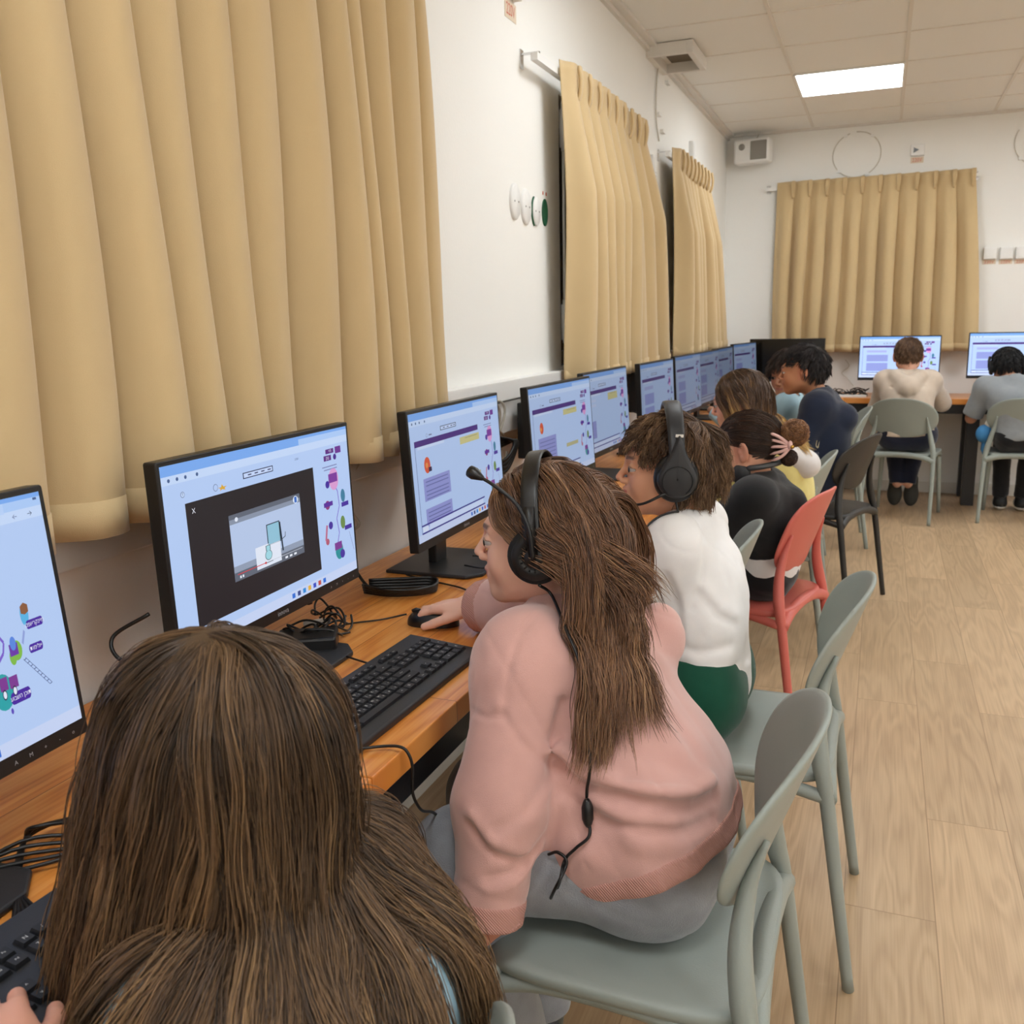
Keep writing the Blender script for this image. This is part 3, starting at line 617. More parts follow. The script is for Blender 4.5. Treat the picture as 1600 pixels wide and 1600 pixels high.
# ================================================================ keyboards and mice
M_key=mat('key_black','#1b1c1f',.5,bump=.1,bscale=900); M_leg=mat('key_white','#d6d6d2',.5)
def keyboard(label,x,y,yaw):
    t=thing('keyboard',label,'keyboard',(x,y,.7502),math.radians(yaw),'black computer keyboards')
    # case: wedge; local y along width (left = -y), user at +x
    w2,d2=.220,.074
    prof=[(-d2,0),(d2,0),(d2,.009),(d2-.004,.012),(-d2+.03,.021),(-d2,.023)]
    mb=MB(); v=[(p[0],-w2,p[1]) for p in prof]+[(p[0],w2,p[1]) for p in prof]; n=len(prof)
    mb.add(v,[tuple(range(n)),tuple(range(2*n-1,n-1,-1))]+[(i,n+i,n+(i+1)%n,(i+1)%n) for i in range(n)])
    mb.build('case',M_dark,t,bevel=.002)
    def top(xx): return .0125+(.0215-.0125)*((d2-.004)-xx)/(2*d2-.034)
    u=.0185; 
    def key(cx,cy,wy,lab,dx=.0155,small=False):
        z=top(cx); a=math.atan2(.009,2*d2-.034); hx=dx/2; hy=wy/2-.0011
        mb=MB(); b=[(-hx,-hy),(hx,-hy),(hx,hy),(-hx,hy)]; tp=[(-hx*.80,-hy+.0018),(hx*.80,-hy+.0018),(hx*.80,hy-.0018),(-hx*.80,hy-.0018)]
        M=Matrix.Translation((cx,cy,z))@Matrix.Rotation(a,4,'Y')
        vs=[tuple(M@Vector((p[0],p[1],0))) for p in b]+[tuple(M@Vector((p[0],p[1],.0045))) for p in tp]
        mb.add(vs,[(4,5,6,7),(0,1,5,4),(1,2,6,5),(2,3,7,6),(3,0,4,7)])
        if lab:
            parts=lab.split('|')
            put_text(mb,parts[0],.0062 if len(parts[0])<2 else .0038,M@frame_at((-.0022 if len(parts)>1 else 0,-.003 if len(parts)>1 else 0,.0047),(0,1,0),(-1,0,0)),1)
            if len(parts)>1: put_text(mb,parts[1],.0052,M@frame_at((.002,.0035,.0047),(0,1,0),(-1,0,0)),1)
        mb.build('key',[M_key,M_leg],t)
    x0=-d2+.022; y0=-w2+.010
    for i,l in enumerate(['Esc']+['F%d'%k for k in range(1,13)]):
        key(x0,y0+u/2+ (0 if i==0 else u*(i+.6+(.35*((i-1)//4)))),u*.98,l,.010)
    rows=[(list(zip('`1234567890-=',[1]*13))+[('←',2)]),
      ([('Tab',1.5)]+list(zip(['Q|/','W|\u05f3','E|ק','R|ר','T|א','Y|ט','U|ו','I|ן','O|ם','P|פ','[',']'],[1]*12))+[('\\',1.5)]),
      ([('Caps',1.75)]+list(zip(['A|ש','S|ד','D|ג','F|כ','G|ע','H|י','J|ח','K|ל','L|ך',';|ף','\''],[1]*11))+[('Enter',2.25)]),
      ([('Shift',2.25)]+list(zip(['Z|ז','X|ס','C|ב','V|ה','B|נ','N|מ','M|צ',',|ת','.|ץ','/'],[1]*10))+[('Shift',2.75)]),
      ([('Ctrl',1.25),('⊞',1.25),('Alt',1.25),('',6.25),('Alt',1.25),('⊞',1.25),('≡',1.25),('Ctrl',1.25)])]
    for r,row in enumerate(rows):
        xx=x0+.021+r*.0178; yy=y0
        for l,wd in row: key(xx,yy+wd*u/2,wd*u,l); yy+=wd*u
    yn=y0+15.3*u
    for i,l in enumerate(('Prt','Scr','Pau')): key(x0,yn+u/2+i*u,u*.98,l,.010)
    for r in range(2):
        for i in range(3): key(x0+.021+r*.0178,yn+u/2+i*u,u,(('Ins','Hm','Pu'),('Del','End','Pd'))[r][i])
    key(x0+.021+3*.0178,yn+1.5*u,u,'^'); 
    for i,l in enumerate('<v>'): key(x0+.021+4*.0178,yn+u/2+i*u,u,l)
    yp=yn+3.25*u
    for r,row in enumerate((('N','/','*','-'),('7','8','9'),('4','5','6'),('1','2','3'))):
        for i,l in enumerate(row): key(x0+.021+r*.0178,yp+u/2+i*u,u,l)
    key(x0+.021+4*.0178,yp+u,2*u,'0'); key(x0+.021+4*.0178,yp+2.5*u,u,'.'); key(x0+.021+1.5*.0178,yp+3.5*u,u,'+',.033); key(x0+.021+3.5*.0178,yp+3.5*u,u,'E',.033)
    return t
kb=keyboard('black keyboard beside the pink sleeve, with white letters',.462,1.218,-1.3)
def kb_copy(label,x,y,rz,z=.7502):
    c=copy_tree(kb); c.location=(x,y,z); c.rotation_euler=(0,0,math.radians(rz)); c['label']=label; return c
kb_copy('black keyboard at the lower left, under the loose hair',.478,.40,-2)
kb_copy('black keyboard in front of the white shirt person',.46,2.04,0)
kb_copy('black keyboard on the desk just past the person\'s chin',.46,2.80,-3)
kb_copy('black keyboard in front of the black hoodie wearer',.46,3.50,0)
def mouse(label,x,y,rz):
    t=thing('computer_mouse',label,'mouse',(x,y,.7502),math.radians(rz),'black computer mice')
    def f(u,v):
        a=2*PI*u; b=v*PI/2; rx=.054*(1-.10*math.cos(a)); ry=.031*(1+.05*math.cos(2*a))
        return (-math.cos(a)*rx*math.sin(b)**.8 if v>0 else 0,math.sin(a)*ry*math.sin(b)**.8 if v>0 else 0,.034*math.cos(b)**.8*(1-.12*math.cos(a)) if b<PI/2 else 0)
    MB().grid(f,28,12,closeu=True).build('shell',mat('mouse_black','#121214',.3),t)
    MB().tube([(-.022,0,.027),(-.030,0,.029),(-.038,0,.025)],.0035,10).build('scroll_wheel',M_dark,t)
    return t
mouse('black mouse under the hand of the pink hoodie wearer',.372,1.565,8)
mouse('black mouse at the desk edge by the nearest person\'s hair',.515,.885,0)
mouse('black mouse in front of the chin of the pink hoodie wearer',.42,1.79,10)
mouse('black mouse under the beige hoodie person\'s hand',1.60,7.05,-90)

# ================================================================ chairs
def chair(label,x,y,rz,m,group=None,style='oval'):
    t=thing('chair',label,'chair',(x,y,0),math.radians(rz),group)
    # faces -x locally
    def sq(a,wf,wr,xf,xr):       # rounded trapezoid outline
        c,s=math.cos(a),math.sin(a); n=.42
        cx=math.copysign(abs(c)**n,c); sy=math.copysign(abs(s)**n,s)
        xx=(xf+xr)/2+(xr-xf)/2*cx; k=(xx-xf)/(xr-xf); return xx,sy*(wf+(wr-wf)*k)
    N=56; mb=MB(); rings=[]
    def ring(sc,z,drop=0):
        out=[]
        for i in range(N):
            a=2*PI*i/N; px,py=sq(a,.205,.21,-.215,.195); px=(px+.01)*sc-.01; py*=sc
            zz=z-.010*(1-min(1,(px*px+py*py)/.04))+ (-.02*max(0,(-px-.12)/.1)**2)
            out.append((px,py,zz-drop))
        return out
    for sc,z in ((.05,.449),(.35,.449),(.7,.449),(.92,.450),(.985,.449),(1.0,.444),(1.0,.436),(.99,.430),(.96,.428),(.6,.428),(.05,.428)): rings.append(ring(sc,z))
    vs=[p for r in rings for p in r]; fs=[(j*N+i,j*N+(i+1)%N,(j+1)*N+(i+1)%N,(j+1)*N+i) for j in range(len(rings)-1) for i in range(N)]
    fs+= [tuple(range(N-1,-1,-1)),tuple((len(rings)-1)*N+i for i in range(N))]
    mb.add(vs,fs,0,True); mb.build('seat',m,t)
    # apron rails under the seat
    mb=MB()
    for s in (-1,1):
        mb.tube(smooth_path([(-.19,s*.186,.40),(-.10,s*.188,.424),(.06,s*.192,.424),(.184,s*.203,.408)],5),[.014]*16,8)
    mb.tube(smooth_path([(-.185,-.175,.40),(-.185,-.08,.424),(-.185,.08,.424),(-.185,.175,.40)],5),.013,8)
    mb.build('seat_rail',m,t)
    for s in (-1,1):
        MB().tube([(-.185,s*.178,.432),(-.190,s*.182,.36),(-.205,s*.19,.18),(-.222,s*.197,.0)],[.016,.0155,.0135,.011],14).build('leg',m,t)
        p=smooth_path([(.245,s*.214,.0),(.212,s*.210,.22),(.184,s*.204,.41),(.170,s*.196,.475),(.162,s*.178,.55),(.168,s*.162,.62),(.188,s*.152,.685)],6)
        n=len(p); rad=np.interp(np.linspace(0,1,n),[0,.35,.5,.62,.8,1],[.0115,.015,.0175,.0165,.0125,.004])
        MB().tube(p,rad,14).build('leg',m,t)
    # arched rear rail
    MB().tube(smooth_path([(.186,-.205,.405),(.180,-.12,.43),(.176,0,.437),(.180,.12,.43),(.186,.205,.405)],6),.0185,12).build('rear_rail',m,t)
    # backrest: curved oval shell
    if style=='oval': a_,b_,zc,n_=.214,.130,.678,2.2
    else: a_,b_,zc,n_=.180,.135,.675,3.0
    def f(u,v,side):
        a=2*PI*u; c,s=math.cos(a),math.sin(a); e=2/n_
        yy=a_*math.copysign(abs(c)**e,c)*v; zz=b_*math.copysign(abs(s)**e,s)*v
        if style!='oval' and zz<0: zz*=.95
        xx=.203+.36*zz-1.2*yy*yy
        return Vector((xx,yy,zc+zz))
    N=64; vs=[];fs=[]; th=.0055
    rg=[(v,-1) for v in (.02,.3,.6,.85,.96)]+[(.995,-.6),(1.0,0),(.995,.6)]+[(v,1) for v in (.96,.85,.6,.3,.02)]
    for (v,sd) in rg:
        for i in range(N): p=f(i/N,v,0); vs.append((p.x+sd*th,p.y,p.z))
    for j in range(len(rg)-1):
        for i in range(N): fs.append((j*N+i,j*N+(i+1)%N,(j+1)*N+(i+1)%N,(j+1)*N+i))
    fs+= [tuple(range(N-1,-1,-1)),tuple((len(rg)-1)*N+i for i in range(N))]
    MB().add(vs,fs,0,True).build('backrest',m,t)
    return t
proto=chair('sage green chair under the pink hoodie wearer',.892,1.25,0,M_sage,'sage green plastic chairs')
def chair_copy(label,x,y,rz):
    c=copy_tree(proto); c.location=(x,y,0); c.rotation_euler=(0,0,math.radians(rz)); c['label']=label; return c
chair_copy('sage green chair of the nearest person, only the tip of its back in view',.71,.465,0)
chair_copy('sage green chair under the person in the white shirt',.945,1.96,0)
chair_copy('sage green chair just behind the white shirt person\'s back',.665,2.41,3)
chair('coral red chair under the black hoodie wearer',.815,3.02,-14,M_coral,None,'sq')
chair_copy('sage green chair right behind the coral one',.79,3.84,0)
chair('charcoal chair under the navy hoodie person',.95,4.52,-20,M_char,None,'oval')
chair_copy('sage green chair hidden behind the navy hoodie person, at the desk',.70,5.12,0)
chair_copy('sage green chair between the charcoal one and the back desk',.90,5.75,5)
chair_copy('sage green chair under the beige hoodie person at the back desk',1.365,6.58,-102)
chair_copy('sage green chair under the person in the grey shirt at the right edge',2.06,6.68,-97)
# ================================================================ implicit surfaces for people
A_=lambda *p: np.array(p,float)
def nrm(v): v=np.array(v,float); return v/np.linalg.norm(v)
def cap(P,a,b,ra,rb=None):
    a=np.asarray(a,float); b=np.asarray(b,float); rb=ra if rb is None else rb; ba=b-a; pa=P-a
    t=np.clip(pa@ba/(ba@ba+1e-12),0,1); return np.sqrt(((pa-t[:,None]*ba)**2).sum(1))-(ra+(rb-ra)*t)
def ell(P,c,r,R=None):
    q=P-np.asarray(c,float); q=q if R is None else q@R; r=np.asarray(r,float)
    k0=np.sqrt(((q/r)**2).sum(1))+1e-9; k1=np.sqrt(((q/(r*r))**2).sum(1))+1e-9; return k0*(k0-1)/k1
def smin(a,b,k): h=np.maximum(k-np.abs(a-b),0)/k; return np.minimum(a,b)-h*h*k*.25
def smax(a,b,k): return -smin(-a,-b,k)
def union(ds,k):
    d=ds[0]
    for e in ds[1:]: d=smin(d,e,k)
    return d
def polyd(P,pts):
    d=None
    for a,b in zip(pts[:-1],pts[1:]):
        e=cap(P,a,b,0.0); d=e if d is None else np.minimum(d,e)
    return d
def ridge(P,pts,amp,w): return amp*np.exp(-(polyd(P,pts)/w)**2)
def nets(fn, lo, hi, h, newton=2):
    lo=np.array(lo,float); hi=np.array(hi,float); K=4
    n=(np.ceil((hi-lo)/h/K).astype(int)+1)
    ax=[lo[i]+(np.arange(n[i])*K+1.5)*h for i in range(3)]
    G=np.stack(np.meshgrid(*ax,indexing='ij'),-1).reshape(-1,3)
    dc=fn(G).reshape(n); act=np.abs(dc)<K*h*1.45
    V=np.repeat(np.repeat(np.repeat(dc,K,0),K,1),K,2)
    m=np.repeat(np.repeat(np.repeat(act,K,0),K,1),K,2); idx=np.argwhere(m)
    for s in range(0,len(idx),400000):
        ii=idx[s:s+400000]; V[ii[:,0],ii[:,1],ii[:,2]]=fn(lo+ii*h)
    # surface nets
    N=V.shape; sg=V<0
    c=np.zeros((N[0]-1,N[1]-1,N[2]-1),int)
    for i in (0,1):
        for j in (0,1):
            for k in (0,1): c+=sg[i:N[0]-1+i,j:N[1]-1+j,k:N[2]-1+k]
    cells=np.argwhere((c>0)&(c<8)); vid=-np.ones(c.shape,int); vid[tuple(cells.T)]=np.arange(len(cells))
    acc=np.zeros((len(cells),3)); cnt=np.zeros(len(cells))
    cor=[(i,j,k) for i in (0,1) for j in (0,1) for k in (0,1)]
    for a in cor:
        for ax_ in range(3):
            if a[ax_]==0:
                b=list(a); b[ax_]=1
                va=V[cells[:,0]+a[0],cells[:,1]+a[1],cells[:,2]+a[2]]; vb=V[cells[:,0]+b[0],cells[:,1]+b[1],cells[:,2]+b[2]]
                x=(va<0)!=(vb<0); t=np.where(x,va/np.where(x,va-vb,1),0)
                p=np.array(a,float)[None]+np.zeros((len(cells),3)); p[:,ax_]=t; acc[x]+=p[x]; cnt[x]+=1
    vs=lo+(cells+acc/cnt[:,None])*h
    fs=[]
    for ax_ in range(3):
        o=[1,1,1]; o[ax_]=0
        u,w_=[(1,2),(2,0),(0,1)][ax_]
        s0=[slice(None)]*3; s1=[slice(None)]*3; s0[ax_]=slice(0,N[ax_]-1); s1[ax_]=slice(1,N[ax_])
        A=sg[tuple(s0)]; B=sg[tuple(s1)]; e=np.argwhere(A!=B)
        ok=(e[:,u]>0)&(e[:,w_]>0)&(e[:,u]<N[u]-1)&(e[:,w_]<N[w_]-1); e=e[ok]
        fl=A[tuple(e.T)]
        def g(du,dw):
            q=e.copy(); q[:,u]-=du; q[:,w_]-=dw; return vid[tuple(q.T)]
        q=np.stack([g(1,1),g(0,1),g(0,0),g(1,0)],1); q[~fl]=q[~fl][:,::-1]; fs.append(q)
    fs=np.concatenate(fs)
    fs=fs[(fs>=0).all(1)]
    for _ in range(newton):
        e=h*.3; d=fn(vs); g=np.stack([fn(vs+e*np.eye(3)[i])-d for i in range(3)],1)/e
        st=d[:,None]*g/np.maximum((g*g).sum(1),.25)[:,None]; l=np.linalg.norm(st,axis=1); st*=np.minimum(1,h*.6/(l+1e-9))[:,None]; vs=vs-st
    return vs,fs
def np_mesh(name, parts, mats, parent=None, loc=(0,0,0), col=None, label=None):
    """parts: list of (verts, quads/tris, material index, colour Nx3 or None) joined into one mesh"""
    tv=sum(len(p[0]) for p in parts); me=bpy.data.meshes.new(name); V=np.concatenate([p[0] for p in parts])-np.array(loc,float)
    me.vertices.add(tv); me.vertices.foreach_set('co',V.astype(np.float32).ravel())
    o=0; L=[];S_=[];T=[];MI=[];ls=0
    for p in parts:
        f=np.asarray(p[1])+o; L.append(f.ravel()); k=f.shape[1]; S_.append(ls+np.arange(len(f))*k); T.append(np.full(len(f),k)); MI.append(np.full(len(f),p[2])); ls+=f.size; o+=len(p[0])
    L=np.concatenate(L); me.loops.add(len(L)); me.loops.foreach_set('vertex_index',L.astype(np.int32))
    S_=np.concatenate(S_); me.polygons.add(len(S_)); me.polygons.foreach_set('loop_start',S_.astype(np.int32)); me.polygons.foreach_set('loop_total',np.concatenate(T).astype(np.int32))
    if not isinstance(mats,(list,tuple)): mats=[mats]
    for m in mats: me.materials.append(m)
    me.polygons.foreach_set('material_index',np.concatenate(MI).astype(np.int32)); me.polygons.foreach_set('use_smooth',np.ones(len(S_),bool))
    if any(len(p)>3 and p[3] is not None for p in parts):
        at=me.color_attributes.new('tone','FLOAT_COLOR','POINT')
        C=np.concatenate([np.hstack([p[3],np.ones((len(p[0]),1))]) if len(p)>3 and p[3] is not None else np.ones((len(p[0]),4)) for p in parts])
        at.data.foreach_set('color',C.astype(np.float32).ravel())
    me.update(calc_edges=True); me.validate()
    ob=bpy.data.objects.new(name,me); COL.objects.link(ob); ob.location=loc if parent is None else (0,0,0)
    if parent is not None: ob.parent=parent
    if label: ob['label']=label
    return ob
def attr_mat(name, rough=.5, sss=0, sheen=0, spec=.5, ramp=None, bump=0, bscale=300):
    m=bpy.data.materials.new(name); m.use_nodes=True; N=NT(m); b=N.n['Principled BSDF']; b.inputs['Roughness'].default_value=rough
    b.inputs['Specular IOR Level'].default_value=spec; b.inputs['Sheen Weight'].default_value=sheen
    if sss: b.inputs['Subsurface Weight'].default_value=sss; b.inputs['Subsurface Radius'].default_value=(.010,.0035,.002); b.inputs['Subsurface Scale'].default_value=1
    a=N.add('ShaderNodeVertexColor'); a.layer_name='tone'
    if ramp:
        sp=N.add('ShaderNodeSeparateColor'); N.link(a.outputs[0],sp.inputs[0]); cr=N.add('ShaderNodeValToRGB')
        cr.color_ramp.elements[0].color=lin(ramp[0]); cr.color_ramp.elements[1].color=lin(ramp[-1])
        for i,c in enumerate(ramp[1:-1]): e=cr.color_ramp.elements.new((i+1)/(len(ramp)-1)); e.color=lin(c)
        N.link(sp.outputs[0],cr.inputs[0]); N.link(cr.outputs[0],b.inputs['Base Color'])
    else: N.link(a.outputs[0],b.inputs['Base Color'])
    if bump:
        tc=N.add('ShaderNodeTexCoord'); nz=N.add('ShaderNodeTexNoise'); nz.inputs['Scale'].default_value=bscale; N.link(tc.outputs['Object'],nz.inputs['Vector'])
        bp=N.add('ShaderNodeBump'); bp.inputs['Strength'].default_value=bump; bp.inputs['Distance'].default_value=.001; N.link(nz.outputs[0],bp.inputs['Height']); N.link(bp.outputs[0],b.inputs['Normal'])
    return m
M_skin=attr_mat('skin',.5,.12,0,.4,None,.15,900)
M_eye=mat('eye_white',(.5,.46,.44),.2); M_iris=mat('eye_iris','#2b1c14',.1)
def cloth(name,col,var=.04,bump=.35,bscale=700,sheen=.3): return mat(name,col,.85,bump=bump,bscale=bscale,var=var,vscale=30,sheen=sheen,spec=.25)

class Frame:     # head / hand frame: r (right), f (forward), u (up)
    def __init__(s,c,F,U=(0,0,1),s_=1.0):
        s.c=np.array(c,float); s.F=nrm(F); s.R=nrm(np.cross(s.F,nrm(U))); s.U=np.cross(s.R,s.F); s.k=s_
        s.M=np.stack([s.R,s.F,s.U],1)
    def w(s,r,f,u): return s.c+s.k*(r*s.R+f*s.F+u*s.U)
    def loc(s,P): return ((P-s.c)@s.M)/s.k
def head_sdf(fr, neck, nr=.045, ears=True, smile=0):
    def fn(P):
        Q=fr.loc(P)
        d=ell(Q,(0,-.012,.028),(.0735,.095,.084))
        d=smin(d,ell(Q,(0,.022,-.020),(.061,.064,.078)),.03)
        Qa=Q.copy(); Qa[:,0]=np.abs(Q[:,0])
        d=smin(d,cap(Qa,A_(.048,.002,-.050),A_(.012,.066,-.083),.017,.0155),.035)      # jaw
        d=smin(d,ell(Q,(0,.073,-.083),(.016,.014,.014)),.018)                              # chin
        d=smin(d,ell(Qa,(.033,.056,-.030),(.024,.024,.028)),.022)                          # cheek
        d=smin(d,cap(Qa,A_(.010,.085,.020),A_(.036,.074,.020),.008,.007),.016)            # brow
        d=smin(d,ell(Q,(0,.082,-.052),(.022,.012,.020)),.014)                              # muzzle
        d=smax(d,-ell(Qa,(.031,.099,.003),(.017,.018,.011)),.014)                          # eye socket
        d=smin(d,cap(Q,A_(0,.086,.012),A_(0,.106,-.022),.0050,.0078),.011)                # nose
        d=smin(d,ell(Qa,(.0095,.096,-.029),(.0060,.0085,.0058)),.006)
        d=smax(d,-cap(Qa,A_(.006,.101,-.0375),A_(.007,.097,-.033),.0022),.003)
        # lids around the eyeballs
        e=ell(Qa,(.031,.0765,.002),(.0135,.0135,.0135)); up=smax(e,-(Qa[:,2]-.0038),.002); lo_=smax(e,(Qa[:,2]+.0030),.002)
        d=smin(smin(d,up,.004),lo_,.004)
        # lips
        d=smin(d,union([cap(Qa,A_(0,.0925,-.0485),A_(.0075,.0925,-.0475),.0036,.0034),cap(Qa,A_(.0075,.0925,-.0475),A_(.021,.082,-.051+smile),.0034,.0015)],.003),.004)
        d=smin(d,cap(Qa,A_(0,.0915,-.0575),A_(.018,.083,-.0535+smile),.0046,.0018),.004)
        d=smax(d,-cap(Qa,A_(0,.098,-.0528),A_(.019,.087,-.052+smile),.0011),.002)
        if ears:
            Re=np.array([[math.cos(.35),0,0],[0,1,0],[0,0,1]]); 
            q=Qa-A_(.0755,-.010,-.004); ce,se=math.cos(.45),math.sin(.45)
            qx=q[:,0]*ce-(-q[:,1])*se; qy=q[:,0]*se+(-q[:,1])*ce; q2=np.stack([qx,qy,q[:,2]],1)
            er=ell(q2,(.004,.004,0),(.0065,.0185,.030)); er=smax(er,-ell(q2,(.0115,.002,.004),(.0065,.0115,.019)),.004)
            er=smin(er,ell(q2,(.004,-.002,-.022),(.0055,.009,.011)),.006); er=smin(er,ell(q2,(.006,-.008,-.002),(.004,.005,.006)),.005)
            d=smin(d,er,.007)
        d=d*fr.k
        d=smin(d,cap(P,fr.w(0,-.022,-.045),neck,nr,nr*1.12),.03)
        return d
    return fn
def face_cols(fr,P,base,lip='#b06a62',brow='#3a281e',blush=.5):
    Q=fr.loc(P); b=np.array(lin(base)[:3]); C=np.tile(b,(len(P),1))
    def mix(mask,col,k): 
        c=np.array(lin(col)[:3]); mm=(np.clip(mask,0,1)*k)[:,None]; C[:]=C*(1-mm)+c*mm
    x=np.abs(Q[:,0]); f=Q[:,1]; u=Q[:,2]; front=f>.05
    mix(np.exp(-(((x-.036)/.02)**2+((u+.025)/.02)**2))*front,'#c9776a',.35*blush)
    mix(np.exp(-((x/.012)**2+((u+.028)/.012)**2))*(f>.09),'#cc7a6c',.3*blush)
    mix(((x>.062)&(f<.02)&(np.abs(u+.004)<.034)).astype(float),'#c4705e',.35)
    lm=np.clip((.0068-np.abs(u+.053-.0))/.002,0,1)*np.clip((.021-x)/.003,0,1)*(f>.078); mix(lm,lip,.85)
    bm=np.clip((.0042-np.abs(u-.0235-.10*np.minimum(x-.012,.016)+.0*x))/.0018,0,1)*np.clip((x-.010)/.004,0,1)*np.clip((.045-x)/.004,0,1)*(f>.05); mix(bm,brow,.8)
    em=np.clip((.0015-np.abs(np.hypot(x-.031,(u-.001)*1.6)-.0125))/.001,0,1)*(f>.07)*(u>-.002); mix(em,brow,.75)
    return C
def head_parts(fr,neck,base,res=.0026,nr=.045,ears=True,smile=0,**k):
    fn=head_sdf(fr,neck,nr,ears,smile); lo=np.minimum(fr.c-.135*fr.k,np.array(neck)-.07); hi=np.maximum(fr.c+.135*fr.k,np.array(neck)+.07)
    v,f=nets(fn,lo,hi,res); parts=[(v,f,0,face_cols(fr,v,base,**k))]
    for s in (-1,1):
        mb=MB().sphere((0,0,0),.0122,nu=20,nv=14); q=np.array(mb.v); c=fr.w(s*.031,.0765,.002); n=fr.M
        parts.append((q@n.T*fr.k+c,np.array(mb.f),1,None))
        mb=MB().sphere((0,0,0),(.0078,.0024,.0078),nu=16,nv=10); q=np.array(mb.v); parts.append((q@n.T*fr.k+fr.w(s*.031,.0765+.0112,.001),np.array(mb.f),2,None))
    return parts,fn
def hand_sdf(W,D,N,side,curl,k=1.0,spread=1.0,thumb=(.75,.62,-.25),tb=.25):
    """W wrist, D finger direction, N back-of-hand normal, side +1 right -1 left; curl: 4 lists of three bends"""
    X=nrm(D); Z=nrm(np.array(N)-X*(np.array(N)@X)); Y=np.cross(Z,X)*side; W=np.array(W,float)
    w=lambda p: W+k*(p[0]*X+p[1]*Y+p[2]*Z)
    B=np.stack([X,Y,Z],1); segs=[]
    by=(.027,.009,-.009,-.026); ln=(.060,.068,.062,.050); rr=(.0078,.0080,.0076,.0068); sx=(.078,.082,.079,.071)
    for i in range(4):
        p=A_(sx[i],by[i],0); a=0; yaw=(1.5-i)*.07*spread
        segs.append((A_(.03,by[i]*.7,0),p.copy(),rr[i]*1.35,rr[i]*1.15))
        for j,fr_ in enumerate((.44,.31,.25)):
            a+=curl[i][j]; q=p+ln[i]*fr_*A_(math.cos(a)*math.cos(yaw),math.cos(a)*math.sin(yaw),-math.sin(a)); r0=rr[i]*(1-.08*j)
            segs.append((p,q,r0,r0*.92)); p=q
    td=nrm(thumb); p0=A_(.018,.020,-.006); p1=p0+.034*td; td2=nrm(td+A_(tb,-tb,0)); p2=p1+.026*td2; td3=nrm(td2+A_(tb,-tb*.6,0)); p3=p2+.020*td3
    segs+= [(p0,p1,.0125,.0098),(p1,p2,.0095,.0085),(p2,p3,.0085,.0072)]
    def fn(P):
        Q=((P-W)@B)/k
        d=ell(Q,(.045,0,0),(.045,.037,.0135)); d=smin(d,cap(Q,A_(-.015,0,0),A_(.015,0,0),.0215,.021),.02)
        dd=None
        for (a,b,ra,rb) in segs:
            e=cap(Q,a,b,ra,rb); dd=e if dd is None else smin(dd,e,.0022)
        return smin(d,dd,.007)*k
    lo=W-.17*k; hi=W+.17*k
    return fn,lo,hi
def skin_cols(P,base): return np.tile(np.array(lin(base)[:3]),(len(P),1))
def hand_part(base,res=.0022,**k):
    fn,lo,hi=hand_sdf(**k); v,f=nets(fn,lo,hi,res)
    return (v,f,0,skin_cols(v,base)),fn
CR=lambda a,b,c:[[a,b,c]]*4
_Rc=np.array(camo.matrix_world)[:3,:3]; _Cc=np.array(camo.matrix_world)[:3,3]
def hit(px,py,fn,t0=.5,t1=3.2):
    d=_Rc@A_((px-800)/1432.28,-(py-800)/1432.28,-1.0); d/=np.linalg.norm(d); t=t0
    for _ in range(90):
        s=fn((_Cc+d*t)[None])[0]
        if s<.0008: break
        t+=s*.8
        if t>t1: break
    return _Cc+d*t
def creases(fn, lines):
    """cloth folds: each line follows the garment; (points, depth, width, ridge side offset)"""
    L=[([hit(x,y,fn) for x,y in pts],a,w_,off) for pts,a,w_,off in lines]
    def g(P):
        d=fn(P)
        for pts,a,w_,off in L:
            d=d+ridge(P,pts,a,w_)
            if off is not None: d=d-ridge(P,[q+np.array(off) for q in pts],a*.8,w_*1.5)
        return d
    return g
# ---- torso and clothes
def torso(P,J,k,inf=0,belly=0):
    lat=nrm(np.array(J['sR'])-np.array(J['sL'])); ch=np.array(J['chest']); pe=(np.array(J['hL'])+np.array(J['hR']))/2
    ds=[cap(P,J['hL'],J['hR'],.078*k+inf)]
    for s in (-1,1):
        ds.append(cap(P,pe+s*.045*k*lat,ch+s*.055*k*lat,.076*k+inf,.078*k+inf))
        sh=np.array(J['sR'] if s>0 else J['sL']); ds.append(cap(P,ch+s*.05*k*lat,sh,.070*k+inf,.047*k+inf))
        ds.append(cap(P,J['neck'],sh,.040*k+inf*.7,.044*k+inf))
    if belly: ds.append(ell(P,pe*.6+ch*.4+A_(-.02,0,0),(.09*k+inf,.11*k+inf,.12*k)))
    return union(ds,.05)
def limbs(P,J,names,rs,kk=.03):
    d=None
    for (a,b),(ra,rb) in zip(names,rs):
        e=cap(P,J[a],J[b],ra,rb); d=e if d is None else smin(d,e,kk)
    return d
def wrinkle(P,a,f=1.0,ph=0.0):
    x,y,z=P[:,0]*f+ph,P[:,1]*f,P[:,2]*f
    w1=np.sin(31*z+9*np.sin(7*x+3*y)+4*np.sin(11*y)); w2=np.sin(23*x-17*z+6*np.sin(9*y+5*z)); w3=np.sin(41*(y+.5*z)+5*np.sin(13*x))
    w4=1-np.abs(np.sin(19*z+11*x+3*np.sin(8*y+9*z))); w5=1-np.abs(np.sin(15*y-13*z+4*np.sin(6*x+7*z)))
    return a*(.45*w1+.3*w2+.15*w3)+a*.9*(w4**3*.7+w5**4*.6)
